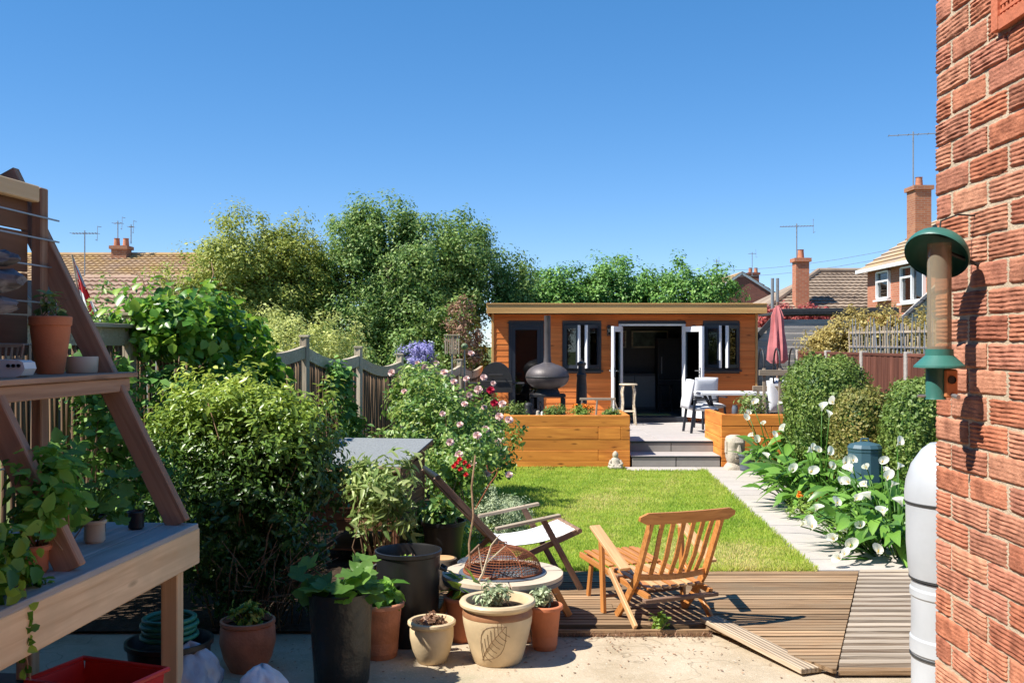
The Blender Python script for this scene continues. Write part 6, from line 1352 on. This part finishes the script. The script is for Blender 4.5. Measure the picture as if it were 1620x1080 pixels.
# left bungalow
hb = thing('bungalow', 'bungalow with long lichen covered brown tile roof behind left fence', 'house', (-19, 40, -.1)); O = Vector((-19, 40, -.1))
L_ = lambda x, y, z: Vector((x, y, z)) - O
tiled('roof', L_(-27, 37.6, 4.35), L_(-11.5, 37.6, 4.35), L_(-11.5, 42, 5.74), L_(-27, 42, 5.74), 11, 'tile_brown', hb, 120, .05, .04)
MB().tube([L_(-27, 42, 5.76), L_(-11.5, 42, 5.76)], .12, 8).build('ridge', 'tile_brown', hb)
MB().box(L_(-19.2, 42, 2.1), (15, 8, 4.3)).build('wall', 'far_brick', hb); tiled('roof', L_(-11.5, 46.4, 4.35), L_(-27, 46.4, 4.35), L_(-27, 42, 5.74), L_(-11.5, 42, 5.74), 4, 'tile_brown', hb, 4)
chimney(hb, L_(-16.4, 41.6, 0), (.62, .6), 5.0, 6.2)
hp = thing('bungalow', 'lower house with pinkish tile roof in front of long brown roof', 'house', (-14, 32, -.1)); O = Vector((-14, 32, -.1))
tiled('roof', L_(-15.6, 29.4, 2.75), L_(-8.0, 29.4, 2.75), L_(-8.0, 33, 4.18), L_(-14.2, 33, 4.18), 9, 'tile_pink', hp, 56, .06, .05)
MB().tube([L_(-14.2, 33, 4.2), L_(-8.0, 33, 4.2)], .1, 8).build('ridge', 'tile_pink', hp); MB().box(L_(-11.4, 32.5, 1.3), (7.2, 5.6, 2.7)).build('wall', 'render_dash', hp)
aerial('tall aerial on thin mast over the left roofs', (-15.3, 35.5, 3.3), 2.75, 9, .9)
aerial('left of the two short aerials above the left chimney', (-16.55, 41.6, 6.3), .85, 3, .35); aerial('right of the two short aerials above the left chimney', (-16.0, 41.6, 6.2), .8, 3, .2)
t = thing('shed', 'black gabled shed roof peeping over the left fence', 'shed', (-9.3, 20, -.1)); m = MB()
m.prism([(-1.0, 0), (.75, 0), (.75, 2.35), (-.1, 3.35), (-1.0, 2.35)], -1.5, 1.5, Matrix.Rotation(R(90), 4, 'X')); m.build('wall', 'dark_roof', t)
for s in (-1, 1): bar('barge_board', (-.1, -1.53, 3.38), (-.1 + s * 1.02, -1.53, 2.2), .04, .10, 'anthracite', t)
t = thing('flagpole', 'white flag with red cross drooping on a pole behind the bench', 'flag', (-6.62, 15, 0)); b0 = Vector((-6.62, 15, 0))
MB().tube([XZ(140, 560, 15) - b0, XZ(114, 403, 15) - b0], .014, 8).build('pole', 'trellis_wood', t)
m = MB(); V = []; n = 8; rows_ = 10; top = XZ(115, 406, 15) - b0; bot = XZ(131, 492, 15) - b0
for j in range(rows_ + 1):
    v = j / rows_; p = top.lerp(bot, v)
    for i in range(n + 1): u = i / n; V.append(p + Vector((u * .30 * (.25 + .75 * v), .03 * math.sin(u * 9 + v * 2), -u * .18)))
for j in range(rows_):
    for i in range(n): m.add([V[j * (n + 1) + i], V[j * (n + 1) + i + 1], V[(j + 1) * (n + 1) + i + 1], V[(j + 1) * (n + 1) + i]], [(0, 1, 2, 3)], 1 if j in (4, 5) or i in (3, 4) else 0)
m.build('cloth', ['flag_white', 'flag_red'], t, smooth=True, ang=0)
# right hand two storey house
h1 = thing('brick_villa', 'two storey orange brick house with tiled roof at right', 'house', (15, 33, -.1)); O = Vector((15, 33, -.1))
MB().box(L_(16.2, 32, 2.3), (7.0, 8, 4.8)).build('wall', 'far_brick', h1)
tiled('roof', L_(12.45, 36.3, 4.66), L_(12.45, 27.5, 4.66), L_(16.2, 27.5, 7.1), L_(16.2, 36.3, 7.1), 13, 'tile_lichen', h1, 4, .05, 0)
tiled('roof', L_(19.95, 27.5, 4.66), L_(19.95, 36.3, 4.66), L_(16.2, 36.3, 7.1), L_(16.2, 27.5, 7.1), 6, 'tile_lichen', h1, 4, .05, 0)
MB().add([L_(12.7, 36.0, 4.6), L_(19.7, 36.0, 4.6), L_(16.2, 36.0, 7.0), L_(12.7, 28.0, 4.6), L_(19.7, 28.0, 4.6), L_(16.2, 28.0, 7.0)], [(0, 1, 2), (3, 5, 4)]).build('gable', 'far_brick', h1)
MB().box(L_(12.42, 31.9, 4.62), (.12, 8.8, .12)).build('gutter', 'white_plastic', h1)
chimney(h1, L_(13.95, 34.5, 0), (.55, .75), 5.2, 7.55, 1)
for y0, y1, z0_, z1_, mul in ((33.8, 34.9, 3.6, 4.5, 1), (30.9, 32.7, 3.4, 4.5, 2)):
    w_ = MB(); xw = 12.66
    for yy in (y0, y1): w_.box(L_(xw, yy, (z0_ + z1_) / 2), (.12, .06, z1_ - z0_))
    for zz in (z0_, z1_): w_.box(L_(xw, (y0 + y1) / 2, zz), (.118, y1 - y0 - .06, .06))
    if mul == 2: w_.box(L_(xw, (y0 + y1) / 2, (z0_ + z1_) / 2), (.116, .09, z1_ - z0_ - .09))
    w_.box(L_(xw, y1 - (y1 - y0) / (2 * mul), z1_ - .32), (.114, (y1 - y0) / mul - .1, .06))
    wo = w_.build('window', 'white_plastic', h1); MB().box(L_(xw + .03, (y0 + y1) / 2, (z0_ + z1_) / 2), (.02, y1 - y0 - .08, z1_ - z0_ - .08)).build('pane', 'pane', wo)
    MB().box(L_(xw - .05, (y0 + y1) / 2, z0_ - .08), (.16, y1 - y0 + .2, .06)).build('sill', 'white_plastic', wo)
    MB().box(L_(xw + .15, (y0 + y1) / 2, (z0_ + z1_) / 2), (.02, y1 - y0 - .1, z1_ - z0_ - .1)).build('curtain', 'cushion', wo)
aerial('tall aerial on the chimney of the brick villa', (13.75, 34.5, 7.4), 1.95, 6, 1.6, R(-15))
t = thing('garage', 'grey pebble dashed garage gable with dark verge at right', 'garage', (12.6, 28, -.1)); O = Vector((12.6, 28, -.1))
m = MB(); m.prism([(-1.65, 0), (1.6, 0), (1.6, 2.95), (0, 4.4), (-1.65, 2.85)], 0, .5, Matrix.Rotation(R(90), 4, 'X') @ Matrix.Scale(-1, 4, (0, 0, 1))); m.build('wall', 'render_dash', t)
for i in range(9): q = i / 8.5; box('verge_tile', (-1.72 + 1.75 * q, -.04, 2.85 + 1.6 * q), (.26, .3, .07), 'dark_roof', t, rot=(0, R(-42), 0))
MB().box((.35, -.06, 3.1), (.22, .12, .6)).build('meter_box', 'white_plastic', t)
# bungalow with hipped roof and chimney
h2 = thing('bungalow', 'bungalow with hipped grey brown tile roof and red chimney', 'house', (12.5, 40, -.1)); O = Vector((12.5, 40, -.1))
tiled('roof', L_(9.3, 37.2, 3.25), L_(18, 37.2, 3.25), L_(18, 40.5, 4.92), L_(12.3, 40.5, 4.92), 13, 'tile_grey_brown', h2, 60, .05, .035)
MB().add([L_(9.3, 37.2, 3.3), L_(12.3, 40.5, 4.95), L_(9.3, 43.8, 3.3)], [(0, 1, 2)]).build('hip_slope', 'tile_grey_brown', h2)
MB().tube([L_(9.3, 37.2, 3.33), L_(12.3, 40.5, 5.0)], .11, 8).build('hip_ridge', 'tile_grey_brown', h2); MB().tube([L_(12.3, 40.5, 5.0), L_(18, 40.5, 5.0)], .11, 8).build('ridge', 'tile_grey_brown', h2)
MB().box(L_(13.7, 40.5, 1.6), (8.4, 6.2, 3.2)).build('wall', 'far_brick', h2)
chimney(h2, L_(10.75, 37.6, 0), (.5, .5), 2.6, 5.35, 1, 'far_brick'); aerial('wide aerial on the red bungalow chimney', (10.6, 37.6, 5.2), 1.35, 12, 1.2, R(-10))
for i, (px, lb) in enumerate(((1222, 'left of two thin vent pipes beside the bungalow'), (1230, 'right of two thin vent pipes beside the bungalow'))): tag(MB().tube([XZ(px, 500, 36), XZ(px, 440, 36)], .06, 8).build('vent_pipe', 'wire_grey'), lb, 'pipe', 'vent pipes by the bungalow')
h3 = thing('gabled_house', 'distant dark brick gable with white barge boards behind the trees', 'house', (15, 66, -.1)); O = Vector((15, 66, -.1))
MB().add([L_(12.4, 65, 0), L_(17.3, 65, 0), L_(17.3, 65, 5.0), L_(14.75, 65, 6.55), L_(12.4, 65, 5.0), L_(12.4, 74, 0), L_(17.3, 74, 0), L_(17.3, 74, 5.0), L_(14.75, 74, 6.55), L_(12.4, 74, 5.0)], [(0, 1, 2, 3, 4), (9, 8, 7, 6, 5), (0, 4, 9, 5), (1, 6, 7, 2)]).build('wall', 'dark_far_brick', h3)
for s, x in ((-1, 12.1), (1, 17.6)): bar('barge_board', L_(14.75, 64.95, 6.66), L_(x, 64.95, 4.85), .06, .16, 'white_plastic', h3); tiled('roof', L_(x, 64.8, 4.9), L_(x, 74, 4.9), L_(14.75, 74, 6.75), L_(14.75, 64.8, 6.75), 8, 'tile_brown', h3, 3, .05, 0)
chimney(h3, L_(16.2, 68, 0), (.7, .5), 5.0, 7.0, 2, 'dark_far_brick'); aerial('small aerial above the distant gable', (15.9, 67, 6.6), 1.6, 5, .5)
MB().box(L_(14.5, 62, 2.2), (4.6, 3, 4.4)).build('extension', 'render_dash', h3)
aerial('thin lone aerial mast left of the distant gable', (12.1, 60, 3.5), 3.6, 3, .3)
# weatherboarded shed beside the garden room
t = thing('boarded_shed', 'old grey weatherboarded shed between garden room and golden hedge', 'shed', (6.7, 23.2, -.1)); O = Vector((6.7, 23.2, -.1))
MB().box((0, .8, 1.25), (2.2, 1.5, 2.5)).build('wall', 'board_shed', t)
for i in range(17):
    z_ = .2 + i * .16; x0 = -1.12 if z_ < 2.2 else -1.12 + (z_ - 2.2) * 1.1
    if z_ < 2.75: bar('weatherboard', (x0, .03, z_), (1.15, .03, z_ + random.uniform(-.01, .01)), .025, .165, 'board_shed', t, roll=R(6))
bar('barge_board', (-1.2, -.02, 2.15), (-.55, -.02, 2.88), .04, .12, 'dark_roof', t); bar('roof_edge', (-.6, -.02, 2.86), (2.2, -.02, 2.9), .06, .14, 'dark_roof', t); MB().box((.8, .9, 2.84), (2.8, 1.9, .06)).build('roof', 'dark_roof', t)
# overhead wires
for z0_, z1_, lb in ((5.6, 6.2, 'upper thin overhead wire crossing to the right houses'), (5.3, 5.9, 'lower thin overhead wire crossing to the right houses')):
    a = Vector((6, 48, z0_)); b = Vector((17, 40, z1_)); tag(MB().tube([a.lerp(b, q / 10) - Vector((0, 0, .5 * math.sin(math.pi * q / 10))) for q in range(11)], .008, 4).build('wire', 'wire_grey'), lb, 'wire', 'overhead wires')

# stand-in house added out of view on the left to shade bench and pots
nh = thing('shade_stand_in', 'unseen stand-in brick house added beyond the left fence to cast shade', 'house', (-7.6, 1.05, -.1))
MB().box((-.0, 0, 2.75), (6.0, 8.6, 5.5)).build('wall', 'far_brick', nh)
MB().add([(-3.3, -4.6, 5.5), (3.15, -4.6, 5.5), (3.15, 4.45, 5.5), (-3.3, 4.45, 5.5), (0, -4.6, 7.4), (0, 4.45, 7.4)], [(0, 1, 4), (2, 3, 5), (1, 2, 5, 4), (3, 0, 4, 5), (3, 2, 1, 0)]).build('roof', 'tile_brown', nh)
# slatted hanging ornament and a ball on a stake by the far end of the fence
t = thing('wind_chime', 'grey slatted hanging ornament on pole above the roses', 'ornament', (XZ(715, 545, 15.5).x, 15.5, 0)); zq = lambda py: H - (py - 545) / FP * 15.5
MB().tube([(0, .02, 0), (0, .02, zq(529))], .012, 6).build('pole', 'grey_metal', t)
for i in range(7): bar('slat', ((i - 3) * .034, 0, zq(529)), ((i - 3) * .034 + random.uniform(-.005, .005), 0, zq(560)), .02, .01, 'trellis_wood', t, up=(0, 1, 0))
bar('top_bar', (-.125, -.012, zq(530)), (.125, -.012, zq(530)), .012, .02, 'trellis_wood', t)
t = thing('ball_stake', 'pale green ball finial on a stake above the roses', 'ornament', (XZ(735, 548, 15.6).x, 15.6, 0)); MB().tube([(0, 0, 0), (0, 0, 1.95)], .012, 6).build('stake', 'grey_metal', t)
MB().lathe([(0, 1.92)] + [(.055 * math.sin(a), 1.97 - .055 * math.cos(a)) for a in np.linspace(.2, 3.1, 10)], 16).build('ball', 'leaf_grey', t, smooth=True)
